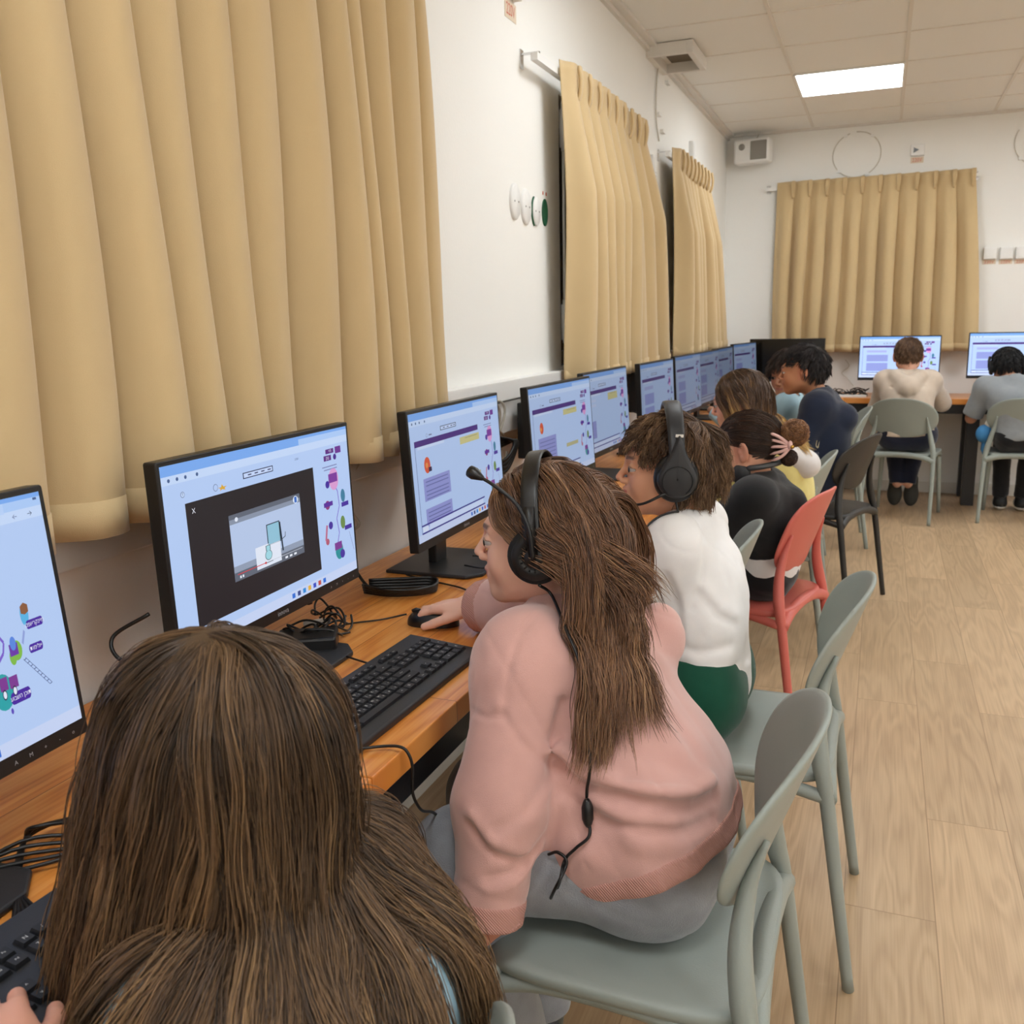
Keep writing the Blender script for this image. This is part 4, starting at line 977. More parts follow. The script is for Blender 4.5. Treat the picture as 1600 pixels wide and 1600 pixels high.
def top_sdf(J,k,inf=.014,sl=(.052,.046,.036),hem=None,wr=.003,extra=None,sleeve=True,neckr=.052,ph=0,cut=None,short=False,gap=None):
    pe=(np.array(J['hL'])+np.array(J['hR']))/2; up=nrm(np.array(J['chest'])-pe)
    hemp=pe+up*(hem if hem is not None else -.02)
    def fn(P):
        d=torso(P,J,k,inf)
        if extra: d=extra(P,d)
        d=smax(d,-((P-hemp)@up),.012)
        for s in ('L','R'):
            e=np.array(J['e'+s]); sh=np.array(J['s'+s]); w_=np.array(J['w'+s])
            a=cap(P,sh,e,sl[0]*k,sl[1]*k)
            if not short:
                a=smin(a,cap(P,e,e+(w_-e)*.9,sl[1]*k,sl[2]*k),.02); 
                dr=nrm(w_-e); a=smax(a,((P-(e+(w_-e)*.97))@dr),.006)
            else:
                dr=nrm(e-sh); a=smax(a,((P-(sh+(e-sh)*.9))@dr),.006)
            d=smin(d,a,.035*k)
        d=smax(d,-cap(P,np.array(J['neck'])+nrm(np.array(J['neck'])-np.array(J['chest']))*.0,np.array(J['head']),neckr*k,neckr*k*1.1),.008)
        return d+wrinkle(P,wr,1.0,ph)
    return fn
def pants_sdf(J,k,r=(.082,.062,.050),wr=.003,top=.10,ph=1.3,end=1.0,k2=.05):
    pe=(np.array(J['hL'])+np.array(J['hR']))/2; up=nrm(np.array(J['chest'])-pe); tp=pe+up*top
    def fn(P):
        d=torso(P,J,k,.006); d=smax(d,((P-tp)@up),.01)
        d=smin(d,cap(P,np.array(J['hL'])+A_(0,0,-.01),np.array(J['hR'])+A_(0,0,-.01),.088*k),.04)
        for s in ('L','R'):
            h,kn,an=[np.array(J[q+s]) for q in 'hka']; an2=kn+(an-kn)*min(end,1.0)
            d=smin(d,cap(P,h,kn,r[0]*k,r[1]*k),k2)
            if end>0:
                e=smin(cap(P,kn,an2,r[1]*k,r[2]*k),1e3,.001); dr=nrm(an-kn); e=smax(e,(P-an2)@dr,.008); d=smin(d,e,.03)
            else:
                dr=nrm(kn-h); d=smax(d,np.where((P-h)@dr>0,(P-(h+(kn-h)*.9))@dr,-1),.006)
        d=smax(d,.4505-P[:,2]-1e3*((np.abs(P[:,0]-J['hL'][0])>.30)),.006) if J.get('seat',True) and 'seatx' in J else d
        return d+wrinkle(P,wr,1.0,ph)
    return fn
def bb(J,names,pad):
    q=np.array([J[n] for n in names]); return q.min(0)-pad,q.max(0)+pad
def shoe_parts(J,s,toe,k,cols):
    a=np.array(J['a'+s]); D=nrm(toe)
    def fn(P):
        d=cap(P,a+A_(0,0,-.035),a+D*.13*k+A_(0,0,-.045),.036*k,.030*k); d=smin(d,cap(P,a+A_(0,0,.02),a+A_(0,0,-.03),.036*k),.02)
        return smax(d,-(P[:,2]-(a[2]-.068)),.004)
    v,f=nets(fn,a-.2,a+.2,.005,1); return (v,f,0)
def body_low(J,k,base,legs=True):
    def fn(P):
        d=torso(P,J,k*.93,-.004)
        for s in ('L','R'):
            d=smin(d,limbs(P,J,[('s'+s,'e'+s),('e'+s,'w'+s)],[(.036*k,.030*k),(.030*k,.020*k)]),.02)
            if legs: d=smin(d,limbs(P,J,[('h'+s,'k'+s),('k'+s,'a'+s)],[(.062*k,.045*k),(.042*k,.028*k)]),.03); d=smin(d,cap(P,J['a'+s],np.array(J['a'+s])+J.get('toe',A_(-.10,0,-.04)),.025*k,.02*k),.02)
        return smin(d,cap(P,J['neck'],np.array(J['head'])*.4+np.array(J['neck'])*.6,.042*k),.02)
    lo,hi=bb(J,[n for n in ('sL','sR','eL','eR','wL','wR','hL','hR','neck','chest','kL','kR','aL','aR')],.13)
    v,f=nets(fn,lo,hi,.011,1); return (v,f,0,skin_cols(v,base))

# ---------------------------------------------------------------- hair
def strand_mesh(paths, rad, tones, seg=3, tipk=.25, gr=.18):
    """paths (n,m,3)"""
    n,m,_=paths.shape; T=np.gradient(paths,axis=1); T/=np.linalg.norm(T,axis=2)[...,None]+1e-12
    ref=np.tile(A_(.3,.5,.81),(n,m,1)); A=np.cross(T,ref); l=np.linalg.norm(A,axis=2)[...,None]; A/=np.maximum(l,1e-6); B=np.cross(T,A)
    t=np.linspace(0,1,m); r=(np.asarray(rad)[:,None]*np.minimum(1,(1-t)*4+tipk)[None])
    vs=[]
    for k in range(seg):
        an=2*PI*k/seg; vs.append(paths+r[...,None]*(math.cos(an)*A+math.sin(an)*B))
    V=np.stack(vs,2).reshape(-1,3)           # n,m,seg
    base=(np.arange(n)[:,None]*m+np.arange(m-1)[None])*seg
    F=[]
    for k in range(seg):
        k2=(k+1)%seg; F.append(np.stack([base+k,base+k2,base+seg+k2,base+seg+k],-1).reshape(-1,4))
    F=np.concatenate(F); tt=np.repeat(np.asarray(tones),m*seg); ti=np.tile(np.repeat(t,seg),n)
    C=np.stack([np.clip(tt+gr*(ti-.45),0,1),ti,tt],1)
    return (V,F,0,C)
def grad(fn,P,e=.002):
    d=fn(P); return d,np.stack([fn(P+e*np.eye(3)[i])-d for i in range(3)],1)/e
def simulate(fn, roots, dirs, length, m, off, grav=.12, inertia=.8, field=None, rng=NR, wob=.0):
    n=len(roots); P=roots.copy(); v=dirs.copy(); out=[P.copy()]; ds=(np.asarray(length)/(m-1))[:,None]; ph=rng.rand(n,3)*6.28
    for j in range(1,m):
        g=A_(0,0,-1)[None]*grav; v=v*inertia+g*1.0*(1-inertia)*8*.5
        if field is not None: v=v+field(P,j/(m-1))
        if wob: v=v+wob*np.sin(ph+j*.55)
        v/=np.linalg.norm(v,axis=1)[:,None]; P=P+v*ds
        o=off*min(1,.25+j*.12) if np.ndim(off)==0 else off*min(1,.25+j*.12)
        for _ in range(2):
            d,G=grad(fn,P); pen=np.maximum(o-d,0)[:,None]; G/=np.linalg.norm(G,axis=1)[:,None]+1e-9; P=P+G*pen
            v=v-G*np.minimum((v*G).sum(1),0)[:,None]*(pen>0)
        out.append(P.copy())
    return np.stack(out,1)
def hair_strands(guides, groots, roots, clump=.6, jit=.004, per=None, rng=NR, amp=.0, keep=1.0):
    """children follow their guide; offsets shrink toward the tips (locks)"""
    n=len(roots); m=guides.shape[1]; t=np.linspace(0,1,m)
    d=((roots[:,None]-groots[None])**2).sum(2); gi=np.argmin(d+rng.rand(*d.shape)*.00012,1)
    off=roots-groots[gi]; sc=1-clump*t**.7
    P=guides[gi]+off[:,None]*sc[None,:,None]
    J=rng.randn(n,3)*jit; P+=J[:,None]*(t[None,:,None]**.6)
    if amp: 
        ph=rng.rand(n,1)*6.28; fr_=rng.uniform(5,11,(n,1)); ax=rng.randn(n,3); ax/=np.linalg.norm(ax,axis=1)[:,None]
        P+=ax[:,None]*(amp*t[None]*np.sin(ph+fr_*t[None]))[...,None]
    if keep<1:
        # shorten some strands
        s=rng.uniform(keep,1,n); idx=t[None]*s[:,None]*(m-1); i0=np.minimum(idx.astype(int),m-2); fr2=idx-i0; ii=np.arange(n)[:,None]
        P=P[ii,i0]*(1-fr2[...,None])+P[ii,i0+1]*fr2[...,None]
    return P,gi
def scalp_points(fr,n,mask,rng=NR,c=(0,-.012,.028),r=(.0735,.095,.084),infl=.001):
    out=[]
    while sum(len(o) for o in out)<n:
        q=rng.randn(n*2,3); q/=np.linalg.norm(q,axis=1)[:,None]; Q=np.array(c)+q*(np.array(r)+infl); Q=Q[mask(Q)]; out.append(Q)
    return np.concatenate(out)[:n]
def hairline(Q,low=-.055,front=.062):
    """scalp region in head coordinates: above the forehead line, round the ears, down to the nape"""
    x=np.abs(Q[:,0]); f=Q[:,1]; u=Q[:,2]
    lim=np.where(f>.035,front-.0*x,np.where(f>-.005,.020+(f+.005)*(front-.02)/.04,low+np.clip((f+.05)/.045,0,1)*(.020-low)))
    lim=np.where((f>.02)&(x>.05),np.minimum(lim,.03),lim)
    return u>lim
def hair_mat(name,ramp,rough=.36): return attr_mat(name,rough,0,0,.45,ramp)
# ================================================================ headset builder (head coordinates)
def headset(label, fr, kind, mic=None, cupc=.088, cupr=.042, bandR=None, tilt=0.0, cat='headset'):
    t=thing('headset',label,cat,tuple(fr.w(0,0,.0)))
    iv=-np.array(t.location)
    def wp(p): return tuple(fr.w(*p)+iv)
    def add(mb): mb.v=[wp(v) for v in mb.v]; return mb
    ct,st=math.cos(tilt),math.sin(tilt)
    rot=lambda r,f,u: (r, f*ct+u*st, -f*st+u*ct)
    bw={'flat':.013,'fat':.015,'neck':.012}[kind]; top={'flat':.134,'fat':.141,'neck':.11}[kind]
    # band: flat strip arc in r-u plane
    mb=MB(); rows=[]; n=30; th={'flat':.0022,'fat':.006,'neck':.004}[kind]
    for i in range(n):
        a=-.12+(PI+.24)*i/(n-1); r_=math.cos(a)*(cupc+.006); u_=.02+math.sin(a)*(top-.02)
        c=A_(*rot(r_,-.006,u_)); nn=nrm(A_(*rot(math.cos(a)/(cupc),0,math.sin(a)/(top-.02)))); ff=A_(*rot(0,1,0)); sec=[]
        w_=bw*(1+.25*math.sin(a)) if kind=='fat' else bw
        for k in range(10):
            b=2*PI*k/10; ex=.5; sec.append(c+ff*w_*math.copysign(abs(math.cos(b))**ex,math.cos(b))+nn*th*math.copysign(abs(math.sin(b))**ex,math.sin(b)))
        rows.append(sec)
    vs=[tuple(p) for r in rows for p in r]; fs=[(j*10+i,j*10+(i+1)%10,(j+1)*10+(i+1)%10,(j+1)*10+i) for j in range(n-1) for i in range(10)]+[tuple(range(9,-1,-1)),tuple((n-1)*10+i for i in range(10))]
    mb.add(vs,fs,0,True); add(mb).build('headband',M_black if kind=='flat' else M_dark,t)
    for s in (-1,1):
        M=frame_at((s*cupc,-.006,-.004),(0,1,0),(0,0,1)) if s>0 else frame_at((s*cupc,-.006,-.004),(0,-1,0),(0,0,1))
        if kind=='flat':
            add(MB().lathe([(0,-.014),(cupr*.98,-.014),(cupr,-.008),(cupr,-.002),(cupr*.94,.003),(cupr*.80,.005)],0,M,36)).build('ear_cushion',mat('foam_black','#0e0e0f',.8,bump=.3,bscale=700),t)
            c=MB().lathe([(cupr*.84,.004),(cupr*.80,.0065),(cupr*.45,.008),(cupr*.42,.006),(cupr*.36,.006),(cupr*.34,.012),(cupr*.30,.0135),(0,.0135)],0,M,36); cup=add(c).build('ear_cup',M_black,t)
            for k in range(16):
                a=2*PI*k/16; p=M@Vector((cupr*.42*math.cos(a),cupr*.42*math.sin(a),.009)); q=M@Vector((cupr*.52*math.cos(a),cupr*.52*math.sin(a),.0075)); b=add(MB().tube([tuple(p),tuple(q)],.0012,5)).build('vent',mat('vent_black','#050505',.6),cup)
            # yoke
            add(MB().tube([rot(s*(cupc+.008),-.006,.0),rot(s*(cupc+.010),-.006,.045),rot(s*(cupc+.004),-.006,.07)],[.009,.008,.009],10)).build('slider',M_black,t)
        elif kind=='fat':
            # tapering cup housing like a drop
            prof=[]
            for i in range(40):
                a=2*PI*i/40; x=math.cos(a); y=math.sin(a); hh=.040*y if y<0 else .040*y+.05*max(0,y)**3; ww=.041*x*(1-.66*max(0,y)**2.2); prof.append((ww,hh))
            mb=MB(); sc=[(1.0,-.006),(1.0,.006),(.93,.012),(.8,.014),(.05,.014)]; vs=[]
            for k,z in sc: vs+=[tuple(M@Vector((p[0]*k*(-1 if s>0 else 1)*(1 if s<0 else -1),p[1]*k,z))) for p in prof]
            N=40; mb.add(vs,[(j*N+i,j*N+(i+1)%N,(j+1)*N+(i+1)%N,(j+1)*N+i) for j in range(len(sc)-1) for i in range(N)],0,True); add(mb).build('ear_cup',M_dark,t)
            add(MB().lathe([(0,-.022),(.030,-.022),(.043,-.020),(.047,-.012),(.043,-.004),(0,-.004)],0,M@Matrix.Diagonal((1,1.12,1,1)),36)).build('ear_cushion',M_black,t)
            add(MB().tube([tuple(M@Vector((.031*math.cos(a),-.004+.031*math.sin(a),.0145))) for a in np.linspace(-.9,PI+.9,30)],.0012,6)).build('ring_groove',mat('vent_black','#050505',.6),t)
            add(MB().box((-.008,.086,-.004),(.008,.092,.006),0,M)).build('metal_clip',M_chrome,t)
        else:
            add(MB().lathe([(0,-.016),(.034,-.016),(.036,.0),(.030,.008),(0,.009)],0,M,30)).build('ear_cup',M_black,t)
    if mic:
        p=smooth_path([A_(*q) for q in mic],8); add(MB().tube([tuple(q) for q in p],np.linspace(.0035,.0024,len(p)),8)).build('microphone_arm',M_black,t)
        d=nrm(p[-1]-p[-3]); add(MB().tube([tuple(p[-1]-d*.012),tuple(p[-1]-d*.004),tuple(p[-1]+d*.004),tuple(p[-1]+d*.013),tuple(p[-1]+d*.016)],[.0035,.0065,.0095,.009,.004],12)).build('microphone',M_black,t)
    return t
def cable(label, pts, r=.0024, m=None, name='cable', fn=None, n=10, cat='cable', group=None):
    P=smooth_path(pts,n)
    if fn is not None:
        for _ in range(3):
            d,G=grad(fn,P); P=P+G/(np.linalg.norm(G,axis=1)[:,None]+1e-9)*np.maximum(r+.0008-d,0)[:,None]
    c=P.mean(0); o=MB().tube([tuple(p-c) for p in P],r,8).build(name,m or M_cable); o.location=tuple(c); tag(o,label,cat,group); return o

# ================================================================ person in the pink hoodie
PNK=cloth('pink_fleece','#d3a49a',.03,.35,900,.5); PNKR=mat('pink_ribbing','#dba99e',.85,bump=.3,bscale=400)
def rib_mat(name,col,axis_scale=(1,1,1)):
    m=mat(name,col,.85); N=NT(m); b=N.n['Principled BSDF']; tc=N.add('ShaderNodeTexCoord'); w_=N.add('ShaderNodeTexWave'); w_.inputs['Scale'].default_value=130; w_.bands_direction='DIAGONAL'
    N.link(tc.outputs['Object'],w_.inputs['Vector']); bp=N.add('ShaderNodeBump'); bp.inputs['Strength'].default_value=.5; bp.inputs['Distance'].default_value=.002; N.link(w_.outputs['Fac'],bp.inputs['Height']); N.link(bp.outputs[0],b.inputs['Normal']); return m
PNKR=rib_mat('pink_rib','#c8958a')
GRY=cloth('grey_sweat','#8f9196',.10,.5,500,.3)
def add_garment(name, fn, lo, hi, h, m, parent, label=None, slab=None):
    v,f=nets(fn,lo,hi,h); return np_mesh(name,[(v,f,0)],m,parent,(0,0,0),label=label)
def band(fn, o, n_, h0, h1, grow=.0015):
    o=np.array(o,float); n_=nrm(n_)
    def g(P):
        s=(P-o)@n_; return smax(smax(fn(P)-grow,h0-s,.002),s-h1,.002)
    return g
def P1():
    k=1.0; SK='#ecbba4'
    fr=Frame((.691,1.357,.997),(-.987,-.159,-.03),(0,0,1),1.04)
    J=dict(head=fr.c,neck=A_(.735,1.355,.872),chest=A_(.79,1.33,.745),sL=A_(.705,1.222,.832),sR=A_(.70,1.475,.83),hL=A_(.90,1.225,.535),hR=A_(.90,1.39,.535),
      kL=A_(.62,1.15,.53),kR=A_(.58,1.37,.52),aL=A_(.715,1.14,.10),aR=A_(.66,1.37,.08),eL=A_(.705,1.11,.655),wL=A_(.70,1.065,.492),eR=A_(.585,1.53,.82),wR=A_(.472,1.565,.797))
    t=thing('person','person with long brown hair in a pink hoodie and grey sweatpants, hand on a mouse','person',(.86,1.27,.45)); base=-np.array(t.location)
    hp,hf=head_parts(fr,J['neck'],SK,.0021,.043,True,0,lip='#c0605a',brow='#4a3224')
    h1,hf1=hand_part(SK,.002,W=J['wR'],D=(-.97,.12,-.14),N=(0,.05,1),side=1,curl=[[.25,.50,.38],[.12,.50,.35],[.16,.52,.35],[.35,.5,.4]],k=1.03,thumb=(.82,.5,-.28),tb=.12)
    h2,hf2=hand_part('#c98a74',.0022,W=J['wL'],D=(-.75,.1,-.66),N=(-.5,-.62,.6),side=-1,curl=[[.6,1.0,.7]]*4,k=.95,thumb=(.7,.6,-.3))
    def shift(parts): return [(p[0]+base,)+tuple(p[1:]) for p in parts]
    body=np_mesh('body',shift(hp+[h1,h2,body_low(J,k,SK)]),[M_skin,M_eye,M_iris],t)
    pe=(J['hL']+J['hR'])/2
    def ex(P,d):
        d=smin(d,ell(P,(.90,1.28,.655),(.095,.16,.09)),.07)
        d=smin(d,ell(P,(.91,1.28,.575),(.105,.16,.06)),.05)
        d=smin(d,ell(P,(.835,1.205,.635),(.085,.065,.10)),.05); d=smin(d,ell(P,(.835,1.215,.565),(.085,.078,.085)),.05); d=smin(d,ell(P,(.795,1.19,.585),(.07,.062,.085)),.04); d=smin(d,ell(P,(.855,1.46,.81),(.045,.05,.06)),.03)
        d=smin(d,ell(P,(.80,1.345,.875),(.06,.085,.035)),.03)      # hood bunched at the nape
        d=d-ridge(P,[(.76,1.17,.73),(.85,1.155,.69),(.93,1.19,.66),(.985,1.28,.655),(.97,1.38,.65)],.014,.026)
        d=d+ridge(P,[(.80,1.12,.665),(.88,1.13,.635),(.97,1.19,.607),(1.0,1.28,.60),(.97,1.40,.60)],.011,.018)
        d=d-ridge(P,[(.84,1.12,.60),(.92,1.14,.585),(.99,1.24,.575),(.98,1.36,.57)],.008,.022)
        return d
    top0=top_sdf(J,k,.024,(.066,.066,.050),-.010,.003,ex,neckr=.048,ph=.4)
    def top(P):
        d=top0(P)
        d=d-ridge(P,[(.735,1.14,.70),(.765,1.15,.665)],.016,.03)                      # sleeve puff
        d=d+ridge(P,[(.78,1.175,.80),(.77,1.15,.73),(.755,1.165,.64)],.010,.012)     # armhole seam
        d=d+ridge(P,[(.64,1.10,.62),(.70,1.075,.60),(.745,1.10,.575)],.007,.012)+ridge(P,[(.65,1.10,.575),(.70,1.06,.555)],.006,.010)
        return d
    top=creases(top,[([(872,1200),(905,1228),(960,1250),(1030,1263),(1085,1262),(1118,1243)],.016,.011,(.004,0,.026)),
        ([(880,1235),(930,1275),(1000,1298),(1070,1300),(1112,1280)],.007,.010,(.002,0,-.022)),
        ([(872,1190),(866,1260),(858,1350)],.007,.012,None),
        ([(735,1108),(760,1122),(787,1118)],.003,.005,None),([(787,1118),(792,1060),(808,1000),(838,960)],.003,.006,None),
        ([(787,1118),(815,1160),(858,1195)],.005,.008,(-.008,0,.014)),
        ([(860,1215),(825,1265),(775,1300)],.005,.010,(-.006,0,-.016)),
        ([(735,1290),(775,1335),(820,1345)],.007,.009,(0,-.004,.016)),([(852,1310),(810,1360),(765,1375)],.006,.009,(0,-.004,-.014)),
        ([(930,1130),(1000,1180),(1080,1205)],.005,.016,None),([(1050,1120),(1090,1180)],.005,.014,None),
        ([(885,1240),(905,1300),(918,1360)],.0025,.004,None)])
    lo,hi=bb(J,['sL','sR','eL','eR','wL','wR','hL','hR','neck'],.16); 
    v,f=nets(top,lo,hi,.0048); hood=np_mesh('hoodie',[(v+base,f,0)],PNK,t)
    up=nrm(J['chest']-pe)
    v,f=nets(band(top,pe+up*-.010,up,.001,.036),lo,hi,.0042); np_mesh('hem_band',[(v+base,f,0)],PNKR,hood).parent=hood
    for s in 'LR':
        dr=nrm(J['w'+s]-J['e'+s]); o=J['e'+s]+(J['w'+s]-J['e'+s])*.97
        v,f=nets(band(lambda P:np.maximum(top(P),cap(P,J['e'+s],J['w'+s],.07)),o,-dr,.001,.04,.001),J['w'+s]-.1,J['w'+s]+.1,.004); np_mesh('cuff',[(v+base,f,0)],PNKR,hood)
    J2=dict(J); 
    pants=pants_sdf(J,k,(.088,.074,.070),.003,.09,ph=2.0,end=.93)
    def pn(P): return smax(pants(P),.452-P[:,2]-100*np.maximum(0,.775-P[:,0]),.006)
    lo,hi=bb(J,['hL','hR','kL','kR','aL','aR'],.15); v,f=nets(pn,lo,hi,.0058); np_mesh('trousers',[(v+base,f,0)],GRY,t)
    for s in 'LR':
        v,f=nets(lambda P:smax(smin(cap(P,J['a'+s]+A_(.02,0,-.055),J['a'+s]+A_(-.12,0,-.06),.036,.032),cap(P,J['a'+s],J['a'+s]+A_(0,0,-.05),.036),.02),.004-P[:,2],.003),J['a'+s]-.22,J['a'+s]+.15,.006,1); np_mesh('shoe',[(v+base,f,0)],mat('shoe_dark','#3a3c42',.7),t)
    # hair
    def allf(P): return np.minimum(np.minimum(hf(P),top(P)),2.0)
    HM=hair_mat('hair_brown',('#35231a','#674733','#936b4d','#c0966c'))
    def region(Q): return hairline(Q,-.05,.066)
    rng=np.random.RandomState(11); NG=420
    gq=scalp_points(fr,NG,region,rng); groots=fr.c+(gq@fr.M.T)*fr.k
    gd=np.stack([np.sign(gq[:,0]+1e-4)*1.0,-.35*np.ones(NG),.10*np.ones(NG)],1); gd=gd@fr.M.T
    back=-fr.F
    def field(P,t):
        Q=fr.loc(P); u=Q[:,2]; f=Q[:,1]
        o=(np.where(u>.05,.06,np.where((u>-.07)&(f>-.045),.30,.0)))[:,None]*back[None]+(u<-.05)[:,None]*A_(-.012,-.03,0)[None]
        return o
    L_=.305+.06*rng.rand(NG)-np.clip(gq[:,1],0,1)*.3
    G=simulate(allf,groots,gd,L_,40,rng.uniform(.003,.022,NG),.22,.84,field,rng,.07)
    # front locks on the near side fall past the ear cushion to the collar
    fm=lambda Q:(Q[:,0]<-.04)&(Q[:,1]>-.02)&(Q[:,1]<.05)&hairline(Q,-.05,.066)
    g2=scalp_points(fr,30,fm,rng); r2=fr.c+(g2@fr.M.T)*fr.k
    def field2(P,t):
        Q=fr.loc(P); return ((Q[:,2]>-.03)*.22)[:,None]*back[None]+A_(.02,-.04,0)[None]
    G2=simulate(allf,r2,gd[:30]*0+nrm(-fr.R-fr.U*.5),np.full(30,.24)+.04*rng.rand(30),40,rng.uniform(.004,.016,30),.22,.84,field2,rng,.09)
    G=np.concatenate([G,G2]); groots=np.concatenate([groots,r2]); NG=len(G)
    rq=scalp_points(fr,13000,region,rng,infl=.004); roots=fr.c+(rq@fr.M.T)*fr.k
    Pp,gi=hair_strands(G,groots,roots,.36,.005,rng=rng,amp=.009,keep=.8)
    tones=np.clip(.50+.10*rng.randn(NG)[gi]+.13*rng.randn(len(Pp)),0,1)
    mesh=strand_mesh(Pp+base,np.full(len(Pp),.0007),tones)
    cq=lambda P:smax(ell(fr.loc(P),(0,-.012,.030),(.0745,.0962,.0853))*fr.k,-(np.where(True,fr.loc(P)[:,2]-np.where(fr.loc(P)[:,1]>.035,.066,np.where(fr.loc(P)[:,1]>-.005,.03,-.04)),0)),.004)
    v,f=nets(cq,fr.c-.13,fr.c+.14,.004,1); capm=(v+base,f,0,np.tile(A_(.12,0,.1),(len(v),1)))
    np_mesh('hair',[mesh,capm],HM,t)
    # headset
    E=(-.088,-.006,-.004)
    hs=headset('black on-ear headset with raised microphone on the pink hoodie wearer',fr,'flat',mic=[(-.122,-.006,-.004),(-.122,-.002,.04),(-.116,.015,.075),(-.104,.048,.100),(-.092,.078,.115)],cupc=.105,cupr=.042,tilt=.09)
    mb=MB(); put_text(mb,'hp',.012,frame_at((-.1175,-.002,.058),(0,-1,0),(0,0,1)),0); mb.v=[tuple(fr.w(*v)-np.array(hs.location)) for v in mb.v]; mb.build('logo',mat('silver_print','#b8b8bc',.4),hs)
    ct=thing('headset_cable','black headset cable with a volume control hanging down the pink hoodie','cable',tuple(hit(918,1270,top))); iv=-np.array(ct.location)
    def hp_(x,y,o=.006): q=hit(x,y,lambda P:np.minimum(top(P),pants(P))); return q+nrm(_Cc-q)*o
    pts=[fr.w(-.108,-.01,-.045),hp_(862,930,.03),hp_(885,985,.03),hp_(908,1045,.025),hp_(916,1120,.02),hp_(922,1195,.012),hp_(917,1235),hp_(918,1270),hp_(921,1305),hp_(900,1325),hp_(882,1345),hp_(872,1385),hp_(848,1438,.008),hp_(862,1400,.010),hp_(885,1350,.010),hp_(872,1332,.008),hp_(857,1335)]
    MB().tube([tuple(q+iv) for q in smooth_path(pts,8)],.0024,8).build('wire',M_cable,ct)
    a,b=hp_(917,1248,.008)+iv,hp_(919,1292,.008)+iv; MB().tube([tuple(a+(b-a)*t_) for t_ in (0,.12,.3,.7,.88,1)],[.003,.006,.0085,.0085,.006,.003],12).build('volume_control',M_black,ct)
    return t,fr,J,top
pk=P1()
# ================================================================ the other people
def short_hair(fr,name,parent,base,ramp,length,vol,n=5000,crown=(0,-.055,.10),region=None,extra=None,rad=.0008,seed=3,curl=.0,clump=.35,tone=.45,capc=.15,m=14,front=.064,low=-.055,grav=.05,jit=.003,coll=None,fwd=0.0,lf=None):
    rng=np.random.RandomState(seed); reg=region or (lambda Q:hairline(Q,low,front)); NG=260
    gq=scalp_points(fr,NG,reg,rng,infl=.003); groots=fr.c+(gq@fr.M.T)*fr.k
    cr=np.array(crown); d=gq-cr; nr_=gq/np.linalg.norm(gq,axis=1)[:,None]; d-=nr_*(d*nr_).sum(1)[:,None]; d/=np.linalg.norm(d,axis=1)[:,None]+1e-9
    d=d+nr_*.12+A_(0,fwd,0); gd=d@fr.M.T
    hf=lambda P: ell(fr.loc(P),(0,-.010,.026),(.075,.096,.086))*fr.k
    cf=hf if coll is None else (lambda P: np.minimum(hf(P),coll(P)))
    off=vol*(.35+.65*rng.rand(NG))
    Lq=length*(.75+.5*rng.rand(NG))*(1 if lf is None else lf(gq))
    G=simulate(cf,groots,gd,Lq,m,off,grav,.78,None,rng,curl)
    rq=scalp_points(fr,n,reg,rng,infl=.005); roots=fr.c+(rq@fr.M.T)*fr.k
    Pp,gi=hair_strands(G,groots,roots,clump,jit,rng=rng,amp=curl*.05,keep=.7)
    tones=np.clip(tone+.12*rng.randn(NG)[gi]+.12*rng.randn(n),0,1)
    mesh=strand_mesh(Pp+base,np.full(n,rad),tones)
    def cq(P):
        Q=fr.loc(P); x=np.abs(Q[:,0]); f=Q[:,1]
        lim=np.where(f>.035,front,np.where(f>-.005,.022+(f+.005)*(front-.022)/.04,low+np.clip((f+.05)/.045,0,1)*(.020-low)))
        return smax(ell(Q,(0,-.012,.029),(.0745+vol*.08,.0962+vol*.08,.0853+vol*.08))*fr.k,(lim-Q[:,2])*fr.k*.6,.01)
    v,f=nets(cq,fr.c-.15,fr.c+.16,.0045,1); parts=[mesh,(v+base,f,0,np.tile(A_(tone*.7,0,.1),(len(v),1)))]
    if extra: parts+=extra
    return np_mesh(name,parts,hair_mat(name+'_'+ramp[1][1:],ramp,.5),parent)
def person(label,fr,J,skin,res,top,topm,pan,panm,root,face={},ears=True,lowlegs=True,toph=.006,panh=.008,topname='hoodie',hands=[],shoes=None,smile=0,neckr=.043,k=1.0):
    t=thing('person',label,'person',root); base=-np.array(t.location)
    hp,hf=head_parts(fr,J['neck'],skin,res,neckr,ears,smile,**face)
    parts=[(p[0]+base,)+tuple(p[1:]) for p in hp]
    for h in hands:
        hh,_=hand_part(skin,.0032,**h); parts.append((hh[0]+base,)+tuple(hh[1:]))
    b=body_low(J,k,skin,lowlegs); parts.append((b[0]+base,)+tuple(b[1:]))
    np_mesh('body',parts,[M_skin,M_eye,M_iris],t)
    lo,hi=bb(J,['sL','sR','eL','eR','wL','wR','hL','hR','neck'],.16); v,f=nets(top,lo,hi,toph); tp=np_mesh(topname,[(v+base,f,0)],topm,t)
    if pan is not None:
        lo,hi=bb(J,['hL','hR','kL','kR','aL','aR'],.15); v,f=nets(pan,lo,hi,panh); np_mesh('shorts' if pan.__name__=='shorts' else 'trousers',[(v+base,f,0)],panm,t)
    if shoes is not None:
        for s in 'LR':
            a=J['a'+s]; v,f=nets(lambda P:smax(smin(cap(P,a+A_(0,0,-.055)-shoes*.02,a+shoes*.13+A_(0,0,-.06),.036,.032),cap(P,a,a+A_(0,0,-.05),.038),.02),.004-P[:,2],.003),a-.22,a+.2,.006,1); np_mesh('shoe',[(v+base,f,0)],mat('shoe_dark','#3a3c42',.7),t)
    return t,base,hf
